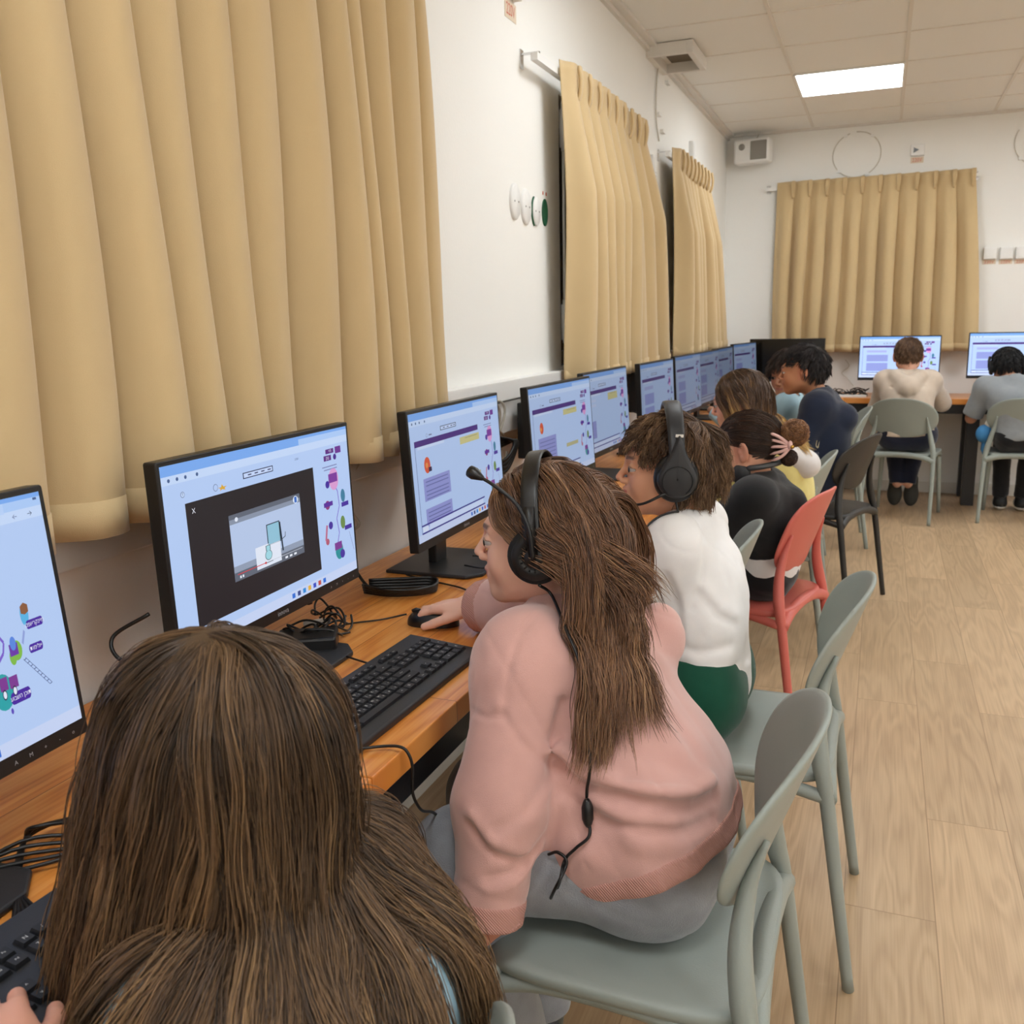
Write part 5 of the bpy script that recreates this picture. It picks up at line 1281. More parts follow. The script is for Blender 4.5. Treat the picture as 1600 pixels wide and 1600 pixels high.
def sitJ(fr,neck,chest,hip,side,sh=.125,arm=None,knee=(-.36,0,-.01),ank=(-.30,0,-.44),hipw=.085,shz=-.035):
    """side: unit vector to the person's left"""
    side=nrm(side); neck=A_(*neck); chest=A_(*chest); hip=A_(*hip); J=dict(head=fr.c,neck=neck,chest=chest,hL=hip+side*hipw,hR=hip-side*hipw)
    fwd=np.cross(side,A_(0,0,1)); R=lambda v: np.array(v[0]*-fwd+v[1]*side+A_(0,0,v[2]))   # local: -x forward
    for s,g in (('L',1),('R',-1)):
        J['s'+s]=neck+side*g*sh+A_(0,0,shz); J['k'+s]=J['h'+s]+R((knee[0],g*knee[1],knee[2])); J['a'+s]=J['h'+s]+R((ank[0],g*ank[1],ank[2]))
        e,w_=arm[s] if arm else ((-.16,.02,-.16),(-.38,-.02,-.02)); J['e'+s]=J['s'+s]+R((e[0],g*e[1],e[2])); J['w'+s]=J['s'+s]+R((w_[0],g*w_[1],w_[2]))
    return J
SY=(0,-1,0)      # left side of somebody facing the left wall
WHT=cloth('white_tee','#f3f1f0',.015,.2,900,.1); GRN=cloth('green_shorts','#0f4c39',.05,.3,600,.2); BLKF=cloth('black_fleece','#151517',.05,.4,900,.2)
NAVY=cloth('navy_fleece','#1c2438',.05,.4,900,.2); BEIGE=cloth('beige_fleece','#cbbbaa',.03,.3,900,.3); BLKP=cloth('black_trousers','#131418',.05); NVP=cloth('navy_trousers','#171c30',.05)
LBL=cloth('light_blue_cotton','#a9cddd',.03,.25,700,.2); GTS=cloth('grey_tee','#8b9094',.05,.3,700,.2); CRM=cloth('cream_yellow','#e6d98e',.03,.3,700,.2); WFL=cloth('white_fleece','#dcd8d6',.02,.4,700,.3)

# ---- person in the white shirt
fr2=Frame((.752,2.018,1.009),(-.939,-.30,.04),(0,0,1),1.036)
J2=sitJ(fr2,(.792,2.02,.888),(.818,2.0,.765),(.845,1.97,.535),SY,.128,arm={'L':((-.14,.03,-.17),(-.36,.0,-.075)),'R':((-.16,.03,-.15),(-.36,-.04,-.075))})
def ex2(P,d):
    d=smin(d,ell(P,(.850,1.985,.68),(.080,.14,.11)),.06)
    d=d-ridge(P,[(.80,1.88,.60),(.90,1.90,.575),(.96,1.99,.585)],.006,.014)+ridge(P,[(.82,1.87,.625),(.92,1.90,.61)],.005,.010)
    return d-ridge(P,[(.83,1.86,.80),(.86,1.87,.72),(.84,1.88,.66)],.006,.02)
top2=top_sdf(J2,1.0,.014,(.056,.052,.040),-.105,.0036,ex2,neckr=.050,ph=1.7)
top2=creases(top2,[([(1085,800),(1100,850),(1098,900),(1080,950)],.004,.008,None),([(1095,930),(1120,960),(1150,975)],.006,.012,(0,0,.02)),([(1050,1000),(1090,1020),(1140,1010)],.005,.012,(0,0,-.02)),
  ([(1060,1040),(1110,1062),(1150,1045)],.006,.010,(0,0,-.018)),([(1040,900),(1060,950),(1062,1000)],.006,.012,(.014,0,0)),([(1125,870),(1140,910)],.004,.012,None),([(1085,1070),(1120,1085),(1145,1070)],.004,.007,None)])
def shorts(P): return pants_sdf(J2,1.0,(.092,.075,.06),.002,.07,end=0)(P)
p2t,b2,hf2=person('person in a white long sleeved shirt and dark green shorts wearing a headset',fr2,J2,'#d9a07e',.0024,top2,WHT,shorts,GRN,(.86,1.97,.45),dict(lip='#b8605a',brow='#3a281c'),topname='shirt',toph=.0055,shoes=A_(-1,0,0))
short_hair(fr2,'hair',p2t,b2,('#2b1d13','#5a402c','#86674a','#b08f68'),.075,.022,9000,crown=(0,-.05,.10),rad=.0008,curl=.13,clump=.5,tone=.42,low=-.065,front=.056,grav=.16,jit=.003,seed=4,fwd=.0,lf=lambda Q:np.where((Q[:,1]>-.02)&(np.abs(Q[:,0])>.045),.38,np.where(Q[:,1]>.02,.58,1.0)))
hs2=headset('black over-ear headset with microphone on the person in white',fr2,'fat',mic=[(-.112,.008,-.030),(-.116,.028,-.040),(-.105,.065,-.060),(-.070,.105,-.066),(-.045,.118,-.060)],cupc=.106,tilt=.06)
e2=fr2.w(-.094,-.008,-.050)
cable('black cable hanging from the headset over the white shirt collar',[e2,e2+A_(.005,-.01,-.04),(.765,1.885,.885),(.72,1.85,.85),(.69,1.84,.80)],.0024,name='headset_cable',fn=lambda P:np.minimum(top2(P),hf2(P)))

# ---- black hoodie, bun with a claw clip
fr3=Frame((.80,2.953,.93),(-.97,.12,-.16),(0,0,1),1.0)
J3=sitJ(fr3,(.838,2.965,.815),(.862,2.98,.70),(.865,3.05,.535),SY,.122,arm={'L':((-.14,.04,-.15),(-.36,.0,.01)),'R':((-.16,.03,-.15),(-.36,-.04,.01))})
def ex3(P,d):
    d=smin(d,ell(P,(.885,3.0,.70),(.075,.13,.08)),.05); d=smin(d,cap(P,(.87,2.86,.80),(.935,2.97,.755),.038,.050),.03); d=smin(d,cap(P,(.935,2.97,.755),(.88,3.07,.80),.050,.038),.03)
    return d-ridge(P,[(.87,2.86,.72),(.95,2.88,.67),(.985,2.98,.65)],.010,.02)
top3=top_sdf(J3,1.0,.020,(.060,.056,.042),.120,.002,ex3,neckr=.050,ph=2.1)
pan3=pants_sdf(J3,1.0,(.088,.07,.058),.003,.012)
p3t,b3,hf3=person('person in a black hoodie with dark hair held up by a pink claw clip',fr3,J3,'#dba488',.003,top3,BLKF,pan3,BLKP,(.87,3.02,.45),dict(lip='#b8605a',brow='#33241a'),toph=.006,shoes=A_(-1,0,0))
tee3=lambda P: smax(smax(torso(P,J3,1.0,.018),-(P[:,2]-.520),.006),P[:,2]-.70,.006)
v,f=nets(tee3,*bb(J3,['hL','hR','chest'],.16),.007); np_mesh('undershirt',[(v+b3,f,0)],WFL,p3t)
def bun_hair():
    rng=np.random.RandomState(9); NG=200; bun=A_(0,-.118,.000)
    gq=scalp_points(fr3,NG,lambda Q:hairline(Q,-.055,.064),rng,infl=.002); tgt=bun+rng.randn(NG,3)*.010
    t=np.linspace(0,1,16)[None,:,None]; P=gq[:,None]*(1-t)+tgt[:,None]*t; c=A_(0,-.012,.028)
    rr=np.array((.0765,.098,.087)); q=(P-c)/rr; l=np.linalg.norm(q,axis=2)[...,None]; tt=np.clip((t-.8)/.2,0,1); P=np.where(l<1.0,c+q/l*rr*(1+.02*(1-tt)),P)
    n=4500; rq=scalp_points(fr3,n,lambda Q:hairline(Q,-.055,.064),rng,infl=.002); Pp,gi=hair_strands(P,gq,rq,.3,.0012,rng=rng)
    q=(Pp-c)/rr; l=np.linalg.norm(q,axis=2)[...,None]; Pp=np.where(l<1,c+q/l*rr,Pp)
    A=strand_mesh((Pp@fr3.M.T)*fr3.k+fr3.c+b3,np.full(n,.0009),np.clip(.25+.12*rng.randn(n),0,1),gr=.05)
    parts=[A]
    # bun: coils of curly strands
    B=[]; nb=1500
    ph=rng.rand(nb)*6.28; R0=.028*rng.rand(nb)**.4; th=rng.uniform(0,PI,nb); tp=np.linspace(0,1,18)[None]
    for cen,sc,tn in ((A_(.0,-.155,.030),1.4,.78),(A_(0,-.128,-.045),.85,.22)):
        U1=rng.randn(nb,3); U1/=np.linalg.norm(U1,axis=1)[:,None]; V1=np.cross(U1,rng.randn(nb,3)); V1/=np.linalg.norm(V1,axis=1)[:,None]
        a=ph[:,None]+3.6*tp; R1=(.028*sc*(.55+.5*rng.rand(nb)**.6))[:,None]*(1+.10*np.sin(5*a+ph[:,None]))
        x=(R1*np.cos(a))[...,None]*U1[:,None]+(R1*np.sin(a))[...,None]*V1[:,None]+cen
        parts.append(strand_mesh((x@fr3.M.T)*fr3.k+fr3.c+b3,np.full(nb,.0010),np.clip(tn+.16*rng.randn(nb),0,1),gr=.1))
        v,f=nets(lambda P:ell(fr3.loc(P),cen,(.016*sc,.017*sc,.017*sc)),fr3.c-.22,fr3.c+.2,.006,1); parts.append((v+b3,f,0,np.tile(A_(.15,0,0),(len(v),1))))
    v,f=nets(lambda P:smax(ell(fr3.loc(P),(0,-.012,.028),(.075,.0965,.0855)),-(fr3.loc(P)[:,2]-np.where(fr3.loc(P)[:,1]>.035,.062,np.where(fr3.loc(P)[:,1]>-.005,.022,-.05))),.006),fr3.c-.13,fr3.c+.14,.004,1); parts.append((v+b3,f,0,np.tile(A_(.1,0,0),(len(v),1))))
    np_mesh('hair',parts,hair_mat('hair_dark_bun',('#1d120d','#3f2a1e','#7a5236','#a8784e')),p3t)
bun_hair()
pinkp=mat('pink_clip','#e8bcb4',.25)
clip=thing('hair_clip','pink claw clip with curved teeth holding the dark bun','hair clip',tuple(fr3.w(-.03,-.13,0)))
def L3(p): return tuple(fr3.w(*p)-np.array(clip.location))
for i in range(5):
    u=.030-.017*i; MB().tube([L3(q) for q in smooth_path([(-.040,-.140,-.004+u*.25),(-.048,-.122,.0+u*.8),(-.050,-.100,.004+u*1.15),(-.042,-.082,.002+u*1.2)],5)],[.0050]*8+[.0046]*4+[.0036,.003,.0024,.0015],8).build('tooth',pinkp,clip)
MB().sphere(L3((-.042,-.146,-.002)),(.008,.012,.014)).build('hinge',pinkp,clip); MB().tube([L3((-.047,-.152,-.008)),L3((-.051,-.154,-.008))],.006,12).build('gold_ring',mat('gold','#c8a050',.25,1),clip)
# headset resting round the neck
hn=thing('headset','dark grey headset resting round the neck above the black hoodie','headset',tuple(J3['neck']))
c3=J3['neck']+A_(0,0,.055); 
pts=[c3+A_(.072*math.cos(a),.080*math.sin(a),.012*math.cos(a)+.010) for a in np.linspace(-1.9,1.9,24)]
MB().tube([tuple(p-J3['neck']) for p in pts],[.009]*24,8).build('headband',mat('grey_metal','#55585a',.4,.3),hn)
for s in (0,-1): MB().sphere(tuple(pts[s]-J3['neck']+A_(-.02,0,-.02)),(.03,.014,.034)).build('ear_cup',M_dark,hn)

# ---- long brown to blonde hair, cream and yellow hoodie
fr4=Frame((.700,3.52,1.028),(-.98,.1,-.22),(0,0,1),1.03)
J4=sitJ(fr4,(.785,3.56,.905),(.835,3.58,.78),(.86,3.72,.545),SY,.125)
def ex4(P,d): d=smin(d,cap(P,(.86,3.46,.86),(.91,3.60,.82),.04,.045),.03); return smin(d,ell(P,(.87,3.62,.68),(.10,.14,.12)),.05)
top4=top_sdf(J4,1.0,.020,(.060,.055,.045),-.02,.003,ex4,ph=3.0)
p4t,b4,hf4=person('person with long hair turning blonde at the ends and a yellow top',fr4,J4,'#e6ab92',.0036,top4,CRM,pants_sdf(J4,1.0),BLKP,(.84,3.65,.45),toph=.007,shoes=A_(-1,0,0),topname='top')
hd4=lambda P:smin(cap(P,(.865,3.44,.86),(.945,3.52,.80),.040,.045),cap(P,(.945,3.52,.80),(.93,3.66,.80),.045,.04),.03)+wrinkle(P,.003)
v,f=nets(hd4,A_(.75,3.3,.68),A_(1.05,3.8,.98),.006); np_mesh('hood',[(v+b4,f,0)],WFL,p4t)
rng=np.random.RandomState(21); NG=200; reg=lambda Q:hairline(Q,-.05,.064)
gq=scalp_points(fr4,NG,reg,rng); gr_=fr4.c+(gq@fr4.M.T)*fr4.k; gd=np.stack([np.sign(gq[:,0])*.7,-.4*np.ones(NG),.1*np.ones(NG)],1)@fr4.M.T
def fld(P,t): Q=fr4.loc(P); return (((Q[:,2]>-.06)&(Q[:,1]>-.05))*.25)[:,None]*(-fr4.F)[None]
G=simulate(lambda P:np.minimum(np.minimum(hf4(P),top4(P)),hd4(P)),gr_,gd,.27+.06*rng.rand(NG),30,rng.uniform(.002,.010,NG),.55,.80,fld,rng,.08)
rq=scalp_points(fr4,5000,reg,rng,infl=.003); Pp,gi=hair_strands(G,gr_,fr4.c+(rq@fr4.M.T)*fr4.k,.45,.004,rng=rng,amp=.006,keep=.8)
v,f=nets(lambda P:smax(ell(fr4.loc(P),(0,-.012,.029),(.0748,.0965,.0856)),-(fr4.loc(P)[:,2]-np.where(fr4.loc(P)[:,1]>.035,.064,np.where(fr4.loc(P)[:,1]>-.005,.03,-.04))),.006),fr4.c-.14,fr4.c+.15,.005,1)
np_mesh('hair',[strand_mesh(Pp+b4,np.full(5000,.0012),np.clip(.42+.1*rng.randn(5000),0,1),gr=1.7),(v+b4,f,0,np.tile(A_(.1,0,0),(len(v),1)))],hair_mat('hair_balayage',('#4a3424','#6f5138','#b08550','#dcb878')),p4t)

# ---- navy hoodie person
fr5=Frame((.845,4.551,1.083),(-.99,.03,-.10),(0,0,1),1.03)
J5=sitJ(fr5,(.925,4.56,.955),(.955,4.55,.82),(.93,4.53,.555),SY,.135,arm={'L':((-.08,.06,-.20),(-.30,.02,-.16)),'R':((-.10,.05,-.20),(-.32,.0,-.13))})
def ex5(P,d): d=smin(d,cap(P,(.94,4.43,.93),(1.03,4.50,.87),.045,.062),.03); d=smin(d,cap(P,(1.03,4.50,.87),(.97,4.68,.92),.062,.045),.03); return smin(d,ell(P,(.965,4.54,.72),(.10,.16,.15)),.05)
top5=top_sdf(J5,1.0,.022,(.066,.060,.045),-.03,.0016,ex5,ph=.9)
p5t,b5,hf5=person('dark haired person in a navy hoodie with a small light print on the back',fr5,J5,'#c58a66',.0034,top5,NAVY,pants_sdf(J5,1.0),NVP,(.90,4.53,.45),dict(lip='#a85c4c',brow='#1c1410'),toph=.007,shoes=A_(-1,0,0))
short_hair(fr5,'hair',p5t,b5,('#0c0a0b','#1d1819','#332b2a','#5a4e48'),.05,.014,3500,crown=(0,-.06,.09),rad=.0013,curl=.03,clump=.3,tone=.4,low=-.035,front=.060,grav=.05,seed=6,fwd=.05,capc=.2,lf=lambda Q:np.where((Q[:,1]>-.02)&(np.abs(Q[:,0])>.045),.35,np.where(Q[:,1]>.02,.6,1.0)))
mb=MB(); Mx=frame_at((0,0,0),(-.25,.97,0),(0,0,1))
for i in range(10):
    a0=PI*1.08+i*.085*PI; a1=a0+.085*PI*.9; 
    mb.add([tuple(Mx@Vector((r_*math.cos(a),r_*1.0*math.sin(a),0))) for r_,a in ((.030,a0),(.030,a1),(.018,a1),(.018,a0))],[(0,1,2,3)],0)
put_text(mb,'Gains',.028,Mx@Matrix.Translation((0,-.055,0)),1)
pr=mb.build('back_print',[mat('print_cream','#c8c0a8',.7),mat('print_grey','#8a8f9c',.7)],p5t); 
Pv=np.array([v.co for v in pr.data.vertices]); off=hit(1282,688,top5)
W_=Pv+off
for _ in range(5):
    d_,G_=grad(top5,W_); G_/=np.linalg.norm(G_,axis=1)[:,None]+1e-9; W_=W_-G_*np.clip(d_-.006,-.02,.02)[:,None]
for v_,q_ in zip(pr.data.vertices,W_+b5): v_.co=q_

# ---- person behind him
fr6=Frame((.745,4.93,1.045),(-.45,-.85,-.20),(0,0,1),1.03)
J6=sitJ(fr6,(.745,4.98,.915),(.755,5.04,.79),(.74,5.14,.545),SY,.125)
top6=top_sdf(J6,1.0,.015,(.056,.050,.040),-.02,.003,None,ph=.2)
p6t,b6,hf6=person('dark haired person in a light blue shirt, face just past the navy hoodie person',fr6,J6,'#c08a6a',.0036,top6,LBL,pants_sdf(J6,1.0),BLKP,(.74,5.08,.45),dict(brow='#1c1410'),toph=.009,shoes=A_(-1,0,0),topname='shirt')
short_hair(fr6,'hair',p6t,b6,('#140e0c','#2c201a','#4a372c','#6a5040'),.07,.016,2500,rad=.0014,tone=.35,low=-.04,front=.06,seed=8,fwd=.15,capc=.2)

# ---- beige hoodie person at the back desk
BY=(-1,0,0)
fr7=Frame((1.350,6.71,1.055),(.03,.99,-.12),(0,0,1),1.05)
J7=sitJ(fr7,(1.355,6.665,.925),(1.36,6.60,.79),(1.37,6.53,.555),BY,.135,arm={'L':((-.10,.05,-.19),(-.28,-.02,-.08)),'R':((-.13,.09,-.15),(-.36,.10,-.115))},ank=(-.30,-.05,-.42))
def ex7(P,d): d=smin(d,cap(P,(1.275,6.60,.935),(1.355,6.525,.86),.040,.062),.03); d=smin(d,cap(P,(1.355,6.525,.86),(1.435,6.60,.935),.062,.040),.02)+ridge(P,[(1.26,6.55,.86),(1.355,6.47,.79),(1.45,6.55,.86)],.012,.012); return smin(d,ell(P,(1.365,6.56,.68),(.15,.10,.13)),.05)
top7=top_sdf(J7,1.0,.022,(.060,.055,.045),-.035,.0016,ex7,ph=1.9)
J7['toe']=A_(0,.02,-.02); J7['aL']=J7['aL']+A_(0,-.02,.05); J7['aR']=J7['aR']+A_(0,-.02,.05)
p7t,b7,hf7=person('person with cropped brown hair in a beige hoodie, seen from behind',fr7,J7,'#e0ab92',.0042,top7,BEIGE,pants_sdf(J7,1.0),NVP,(1.365,6.58,.45),toph=.007,hands=[dict(W=J7['wR'],D=(.1,.97,-.15),N=(0,.1,1),side=1,curl=[[.3,.4,.3]]*4,k=1.0)],topname='hoodie')
short_hair(fr7,'hair',p7t,b7,('#33241a','#5c4433','#7d604a','#a08062'),.022,.007,3500,rad=.0013,tone=.5,low=-.055,front=.066,seed=5,capc=.35,grav=.02)
for s,dx in (('L',-.045),('R',.062)):
    c_=A_(1.37+dx,6.93,.10); v,f=nets(lambda P:smin(ell(P,c_+A_(0,.01,-.015),(.050,.038,.085)),ell(P,c_+A_(0,.005,.085),(.042,.036,.060)),.03),c_-.16,c_+.16,.006,1)
    np_mesh('shoe',[(v+b7,f,0)],mat('shoe_sole','#3b3a36',.8,bump=.4,bscale=120),p7t)
# ---- grey shirt at the right edge
fr8=Frame((1.945,6.76,.975),(.0,.90,-.42),(0,0,1),1.05)
J8=sitJ(fr8,(1.975,6.66,.885),(2.0,6.60,.77),(2.06,6.58,.555),BY,.150,arm={'L':((-.06,.07,-.20),(-.26,-.02,-.09)),'R':((-.08,.08,-.19),(-.30,-.02,-.08))},ank=(-.38,-.02,-.46))
def ex8(P,d): return smin(d,ell(P,(2.03,6.60,.70),(.17,.10,.14)),.06)
top8=top_sdf(J8,1.05,.016,(.066,.060,.045),-.02,.0016,ex8,ph=.5,short=True)
J8['toe']=A_(0,.09,-.04)
p8t,b8,hf8=person('person in a grey T-shirt wearing headphones, bent over the desk at the right edge',fr8,J8,'#b98468',.0045,top8,GTS,pants_sdf(J8,1.0),BLKP,(2.04,6.6,.45),toph=.007,topname='shirt')
short_hair(fr8,'hair',p8t,b8,('#08080a','#141315','#242224','#3a3838'),.04,.014,3000,rad=.0014,tone=.35,low=-.05,front=.064,seed=12,capc=.2)
headset('black headphones on the person in the grey shirt',fr8,'flat',cupc=.092,cupr=.042,cat='headphones')
for s in 'LR':
    a=J8['a'+s]
    sh=lambda P:smax(smin(cap(P,a+A_(0,-.02,-.045),a+A_(0,.11,-.055),.040,.036),cap(P,a,a+A_(0,0,-.04),.040),.02),.004-P[:,2],.003)
    v,f=nets(sh,a-.2,a+.2,.005,1); o_=np_mesh('shoe',[(v+b8,f,0)],mat('shoe_black','#17181a',.6),p8t)
    v,f=nets(lambda P:smax(smax(sh(P)-.003,(P[:,2]-.030),.002),.004-P[:,2],.001),a-.2,a+.2,.005,1); np_mesh('sole',[(v+b8,f,0)],mat('shoe_white','#d8d6d0',.6),o_)
    v,f=nets(lambda P:smax(sh(P)-.004,np.abs(P[:,1]-(a[1]+.035))-.012,.002),a-.2,a+.2,.005,1); np_mesh('stripe',[(v+b8,f,0)],MATS['shoe_white'],o_)

# ---- person nearest the camera
fr0=Frame((.655,.600,.962),(-.97,.03,-.24),(0,0,1),1.06)
J0=sitJ(fr0,(.712,.590,.842),(.765,.565,.73),(.735,.545,.545),SY,.096,arm={'L':((-.06,.04,-.14),(-.135,.02,-.02)),'R':((-.05,.04,-.12),(-.17,-.02,-.03))},knee=(-.24,0,-.01),ank=(-.22,0,-.44))
J0['sL']=A_(.675,.515,.775); J0['wL']=A_(.600,.395,.795); J0['eL']=A_(.70,.44,.67); J0['wR']=A_(.535,.665,.790); J0['eR']=A_(.66,.74,.72)
top0=top_sdf(J0,1.0,.010,(.050,.048,.040),-.03,.0035,None,ph=.8)
p0t,b0,hf0=person('person nearest the camera, long brown hair over a light blue top, seen from behind',fr0,J0,'#dfa48c',.0035,top0,LBL,pants_sdf(J0,1.0),BLKP,(.70,.56,.45),toph=.006,ears=False,shoes=A_(-1,0,0),topname='top',
  hands=[dict(W=J0['wR'],D=(-.95,-.2,-.12),N=(0,.1,1),side=1,curl=[[.3,.5,.4]]*4,k=1.0),dict(W=J0['wL'],D=(-.86,.50,-.05),N=(0,-.1,1),side=-1,curl=[[.25,.5,.4]]*4,k=1.0)])
def hair0():
    rng=np.random.RandomState(31); NG=520; fr=fr0; reg=lambda Q:hairline(Q,-.055,.062); crown=A_(0,-.030,.104)
    gq=scalp_points(fr,NG,reg,rng,infl=.003); groots=fr.c+(gq@fr.M.T)*fr.k
    d=gq-crown; n_=gq/np.linalg.norm(gq,axis=1)[:,None]; d-=n_*(d*n_).sum(1)[:,None]; d/=np.linalg.norm(d,axis=1)[:,None]+1e-9; gd=(d-n_*.05)@fr.M.T
    def fld(P,t):
        Q=fr.loc(P); lf=(Q[:,0]<-.035)&(Q[:,1]>-.05); o=np.where(lf,.16,0.0)[:,None]*A_(-1,-.25,0)[None]+np.where((Q[:,0]<.02)&(Q[:,1]<-.04)&(Q[:,2]<-.03),.10,0.0)[:,None]*A_(.25,-1,0)[None]
        return o
    allf=lambda P:np.minimum(hf0(P),top0(P))
    L_=.46+.10*rng.rand(NG)-np.clip(gq[:,1],0,1)*.2
    G=simulate(allf,groots,gd,L_,46,rng.uniform(.002,.014,NG),.80,.82,fld,rng,.09)
    n=20000; rq=scalp_points(fr,n,reg,rng,infl=.003); Pp,gi=hair_strands(G,groots,fr.c+(rq@fr.M.T)*fr.k,.40,.005,rng=rng,amp=.016,keep=.80)
    tones=np.clip(.42+.11*rng.randn(NG)[gi]+.12*rng.randn(n),0,1)
    v,f=nets(lambda P:smax(ell(fr.loc(P),(0,-.012,.030),(.0745,.0962,.0853))*fr.k,-(fr.loc(P)[:,2]-np.where(fr.loc(P)[:,1]>.035,.062,np.where(fr.loc(P)[:,1]>-.005,.03,-.045)))*fr.k,.006),fr.c-.14,fr.c+.15,.004,1)
    np_mesh('hair',[strand_mesh(Pp+b0,np.full(n,.00048),tones,gr=.45),(v+b0,f,0,np.tile(A_(.18,0,0),(len(v),1)))],hair_mat('hair_near',('#2b2119','#574332','#866849','#b08d64')),p0t)
hair0()
# ================================================================ cables and small things on the desks
DZ=.7525
def dk(pts,z=DZ,r=.0022): return [(p[0],p[1],p[2] if len(p)>2 else z+r) for p in pts]
cable('thin black mouse cable curving to the mouse under the hand',dk([(.318,1.565,.765),(.27,1.545),(.22,1.50),(.20,1.44),(.23,1.40),(.20,1.37,.757)]),.0019)
cable('thin black keyboard cable running from the keyboard into the cable knot',dk([(.385,1.30,.765),(.33,1.33,.758),(.27,1.36),(.24,1.42),(.20,1.40,.76)]),.0019)
# knot of cables and power brick beside the stand
t=thing('cable_bundle','tangled black cables and a power brick at the foot of the video page monitor','cables',(.20,1.42,.7502))
rg=random.Random(4)
for i in range(9):
    c=Vector((rg.uniform(-.03,.05),rg.uniform(-.05,.06),.012+rg.uniform(0,.03))); a=rg.uniform(0,3); R1=rg.uniform(.03,.06); R2=R1*rg.uniform(.25,.5); ph=rg.uniform(0,6)
    pts=[]
    for k in range(9):
        q=ph+k*5.6/8; x=R1*math.cos(q); y=R2*math.sin(q); pts.append((c.x+x*math.cos(a)-y*math.sin(a),c.y+x*math.sin(a)+y*math.cos(a),max(.0025,c.z+.012*math.sin(2*q+i))))
    MB().tube(smooth_path(pts,5),.0022,7).build('wire',M_cable,t)
MB().box((-.055,-.035,.001),(.055,.035,.032),0,Matrix.Translation((.02,-.06,0))@Matrix.Rotation(.5,4,'Z')).build('power_brick',M_black,t,bevel=.005)
MB().tube([(-.05,.03,.012),(-.02,.045,.015),(-.005,.05,.018)],[.006,.008,.006],10).build('white_plug',M_white,t)
MB().tube([(-.05,.05,.05),(-.045,.045,.12),(-.06,.04,.15)],.009,8).build('hanging_wires',M_cable,t)
cable('black cable looping down the wall beside the video page monitor',[(.12,1.56,.98),(.05,1.66,1.0),(.03,1.72,.93),(.05,1.74,.86),(.09,1.74,.80),(.14,1.72,.762),(.20,1.71,.757)],.0036)
# looped black power cable on the desk
t=thing('power_cable','folded loop of thick black power cable on the desk left of the chat monitor','cable',(.20,1.73,.7502))
for k in range(4):
    o=k*.006; pts=[(-.06,-.03-o*.3,.006+.006*k),(0,-.035-o,.006+.006*k),(.06,-.01-o,.006+.005*k),(.085,.03,.006+.004*k),(.06,.055+o,.006+.005*k),(.0,.02+o*.5,.008+.006*k),(-.06,-.01,.010+.006*k)]
    MB().tube(smooth_path(pts,6),.0038,8).build('strand',M_cable,t)
cable('white cable hanging on the wall between the first two full monitors',[(.035,1.99,1.04),(.03,1.90,1.02),(.02,1.84,.96),(.02,1.86,.90),(.03,1.87,.865),(.03,1.80,.86),(.06,1.68,.87)],.0040,M_wcable)
cable('thin black cable lying across the desk to the chat monitor',dk([(.16,1.86),(.24,1.83),(.33,1.80),(.40,1.745),(.44,1.72)]),.0022)
cable('short black cable looped at the foot of the chat monitor',dk([(.28,1.93,.770),(.33,1.93,.767),(.36,1.98,.767),(.32,2.03,.770),(.27,2.0,.775)]),.0022)
# white and black coils behind the chat monitor
t=thing('network_cables','coils of white network cable and black plugs on the wall behind the chat monitor','cables',(.05,2.62,.98))
for k in range(5): MB().tube([(.012+.004*k,(.070+.006*k)*math.cos(a)*1.0,-.06+(.075+.004*k)*math.sin(a)) for a in np.linspace(.2*k,.2*k+5.6,26)],.0042,8).build('white_loop',M_wcable,t)
for k in range(2): MB().tube(smooth_path([(.01,-.10+.03*k,-.02),(.02,-.09,.06),(.03,-.03+.04*k,.12),(.03,.04+.04*k,.08),(.02,.02,-.01),(.02,-.06,-.03)],6),.0042,8).build('white_cable',M_wcable,t)
MB().box((-.04,-.06,-.04),(.02,.07,.03)).build('black_socket_block',M_black,t,bevel=.004)
for k in range(4): MB().tube(smooth_path([(.02,.05,.0-.01*k),(.05,.10+.01*k,-.02),(.05,.05,-.06-.012*k),(.04,-.04,-.08-.01*k),(.02,-.07,-.14)],6),.0055,8).build('black_cable',M_cable,t)
cable('black cable sagging off the desk edge beside the nearest person\'s hair',[(.47,1.00,.757),(.52,1.02,.757),(.559,1.044,.757),(.585,1.044,.760),(.597,1.044,.752),(.603,1.044,.731),(.603,1.041,.694),(.603,1.063,.657),(.59,1.12,.62),(.58,1.171,.583),(.55,1.315,.499)],.0022)
# things by the near left keyboard
t=thing('cable_bundle','black cables knotted on the desk below the map monitor','cables',(.33,.66,.7502))
for i in range(5):
    y=.012*i; pts=[(-.09+.01*i,-.10,.006),(-.03,-.04+y,.006+.004*i),(.03,.02+y,.010),(.02,.07+y*.5,.012),(-.03,.08-y,.012+.004*i),(-.05,.03,.008),(.02,-.04,.006),(.10,-.07-y,.006)]
    MB().tube(smooth_path(pts,6),.0024,7).build('wire',M_cable,t)
MB().box((-.02,-.012,.001),(.02,.012,.018),0,Matrix.Translation((.115,-.09,0))@Matrix.Rotation(.6,4,'Z')).build('plug',M_black,t,bevel=.003)
cable('black cable hanging from the left side of the video page monitor',[(.20,1.00,.93),(.16,.965,.90),(.19,.955,.87),(.26,.99,.865),(.30,1.04,.858)],.0030)
for i,(y,z) in enumerate(((3.0,1.05),)): cable('black cable behind the fourth monitor',[(.07,4.36,.90),(.12,4.32,.88),(.10,4.30,.82),(.12,4.28,.76)],.003)
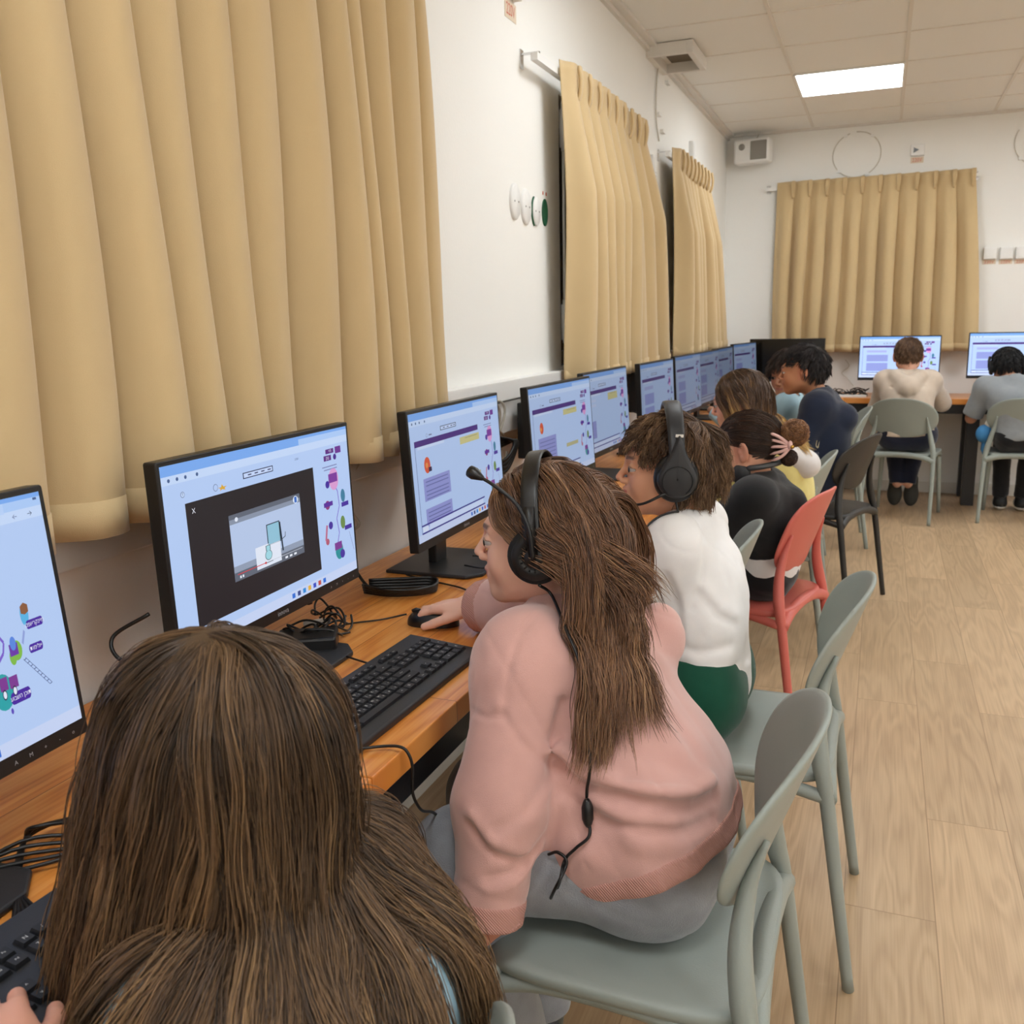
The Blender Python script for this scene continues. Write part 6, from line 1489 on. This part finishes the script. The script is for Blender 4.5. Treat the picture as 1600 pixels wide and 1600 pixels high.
# back desk things
t=thing('cable_heap','heap of thin black cables on the back desk beside a white tablet','cables',(.95,7.22,.7502))
for i in range(14):
    c=Vector((rg.uniform(-.12,.12),rg.uniform(-.06,.06),.012+rg.uniform(0,.03))); a=rg.uniform(0,3); R1=rg.uniform(.04,.09); R2=R1*rg.uniform(.3,.7); ph=rg.uniform(0,6); pts=[]
    for k in range(8):
        q=ph+k*5.6/7; x=R1*math.cos(q); y=R2*math.sin(q); pts.append((c.x+x*math.cos(a)-y*math.sin(a),c.y+x*math.sin(a)+y*math.cos(a),max(.003,c.z+.012*math.sin(2*q+i))))
    MB().tube(smooth_path(pts,4),.0032,6).build('wire',M_cable,t)
tag(MB().box((.90,7.05,.7502),(1.10,7.17,.762)).build('tablet',M_white,bevel=.003),'flat white tablet on the back desk left of the beige hoodie person','tablet')
tag(MB().box((1.80,7.03,.7502),(1.855,7.13,.772)).build('phone',mat('dark_blue','#20264a',.4),bevel=.004),'small dark blue box on the back desk left of the grey shirt person','box')
# white cables on the back wall
for k,(x,lab) in enumerate(((.93,'thin white cable hanging on the back wall right of the black screen'),(1.16,'thin white cable behind the left side of the bright back monitor'))):
    c=cable(lab,[(x,L-.01,1.0),(x+.03,L-.02,.95),(x-.02,L-.02,.90),(x+.02,L-.02,.86),(x+.07,L-.02,.80)],.003,M_wcable)
# blue pouch beside the person in grey
t=thing('pouch','small blue and white round pouch hanging beside the grey shirt person','pouch',(1.835,6.62,.56))
v,f=nets(lambda P:ell(P,(0,0,0),(.055,.045,.060)),A_(-.1,-.1,-.1),A_(.1,.1,.1),.006,1); np_mesh('blue_body',[(v,f,0)],mat('pouch_blue','#3f86c0',.7),t)
v,f=nets(lambda P:ell(P,(.03,0,.065),(.035,.03,.035)),A_(-.1,-.1,-.05),A_(.1,.1,.15),.006,1); np_mesh('white_top',[(v,f,0)],mat('pouch_white','#e0ddd4',.7),t)
MB().tube([(.0,0,-.05),(-.005,0,-.10),(.01,0,-.16)],[.016,.014,.004],8).build('strap',MATS['pouch_blue'],t)
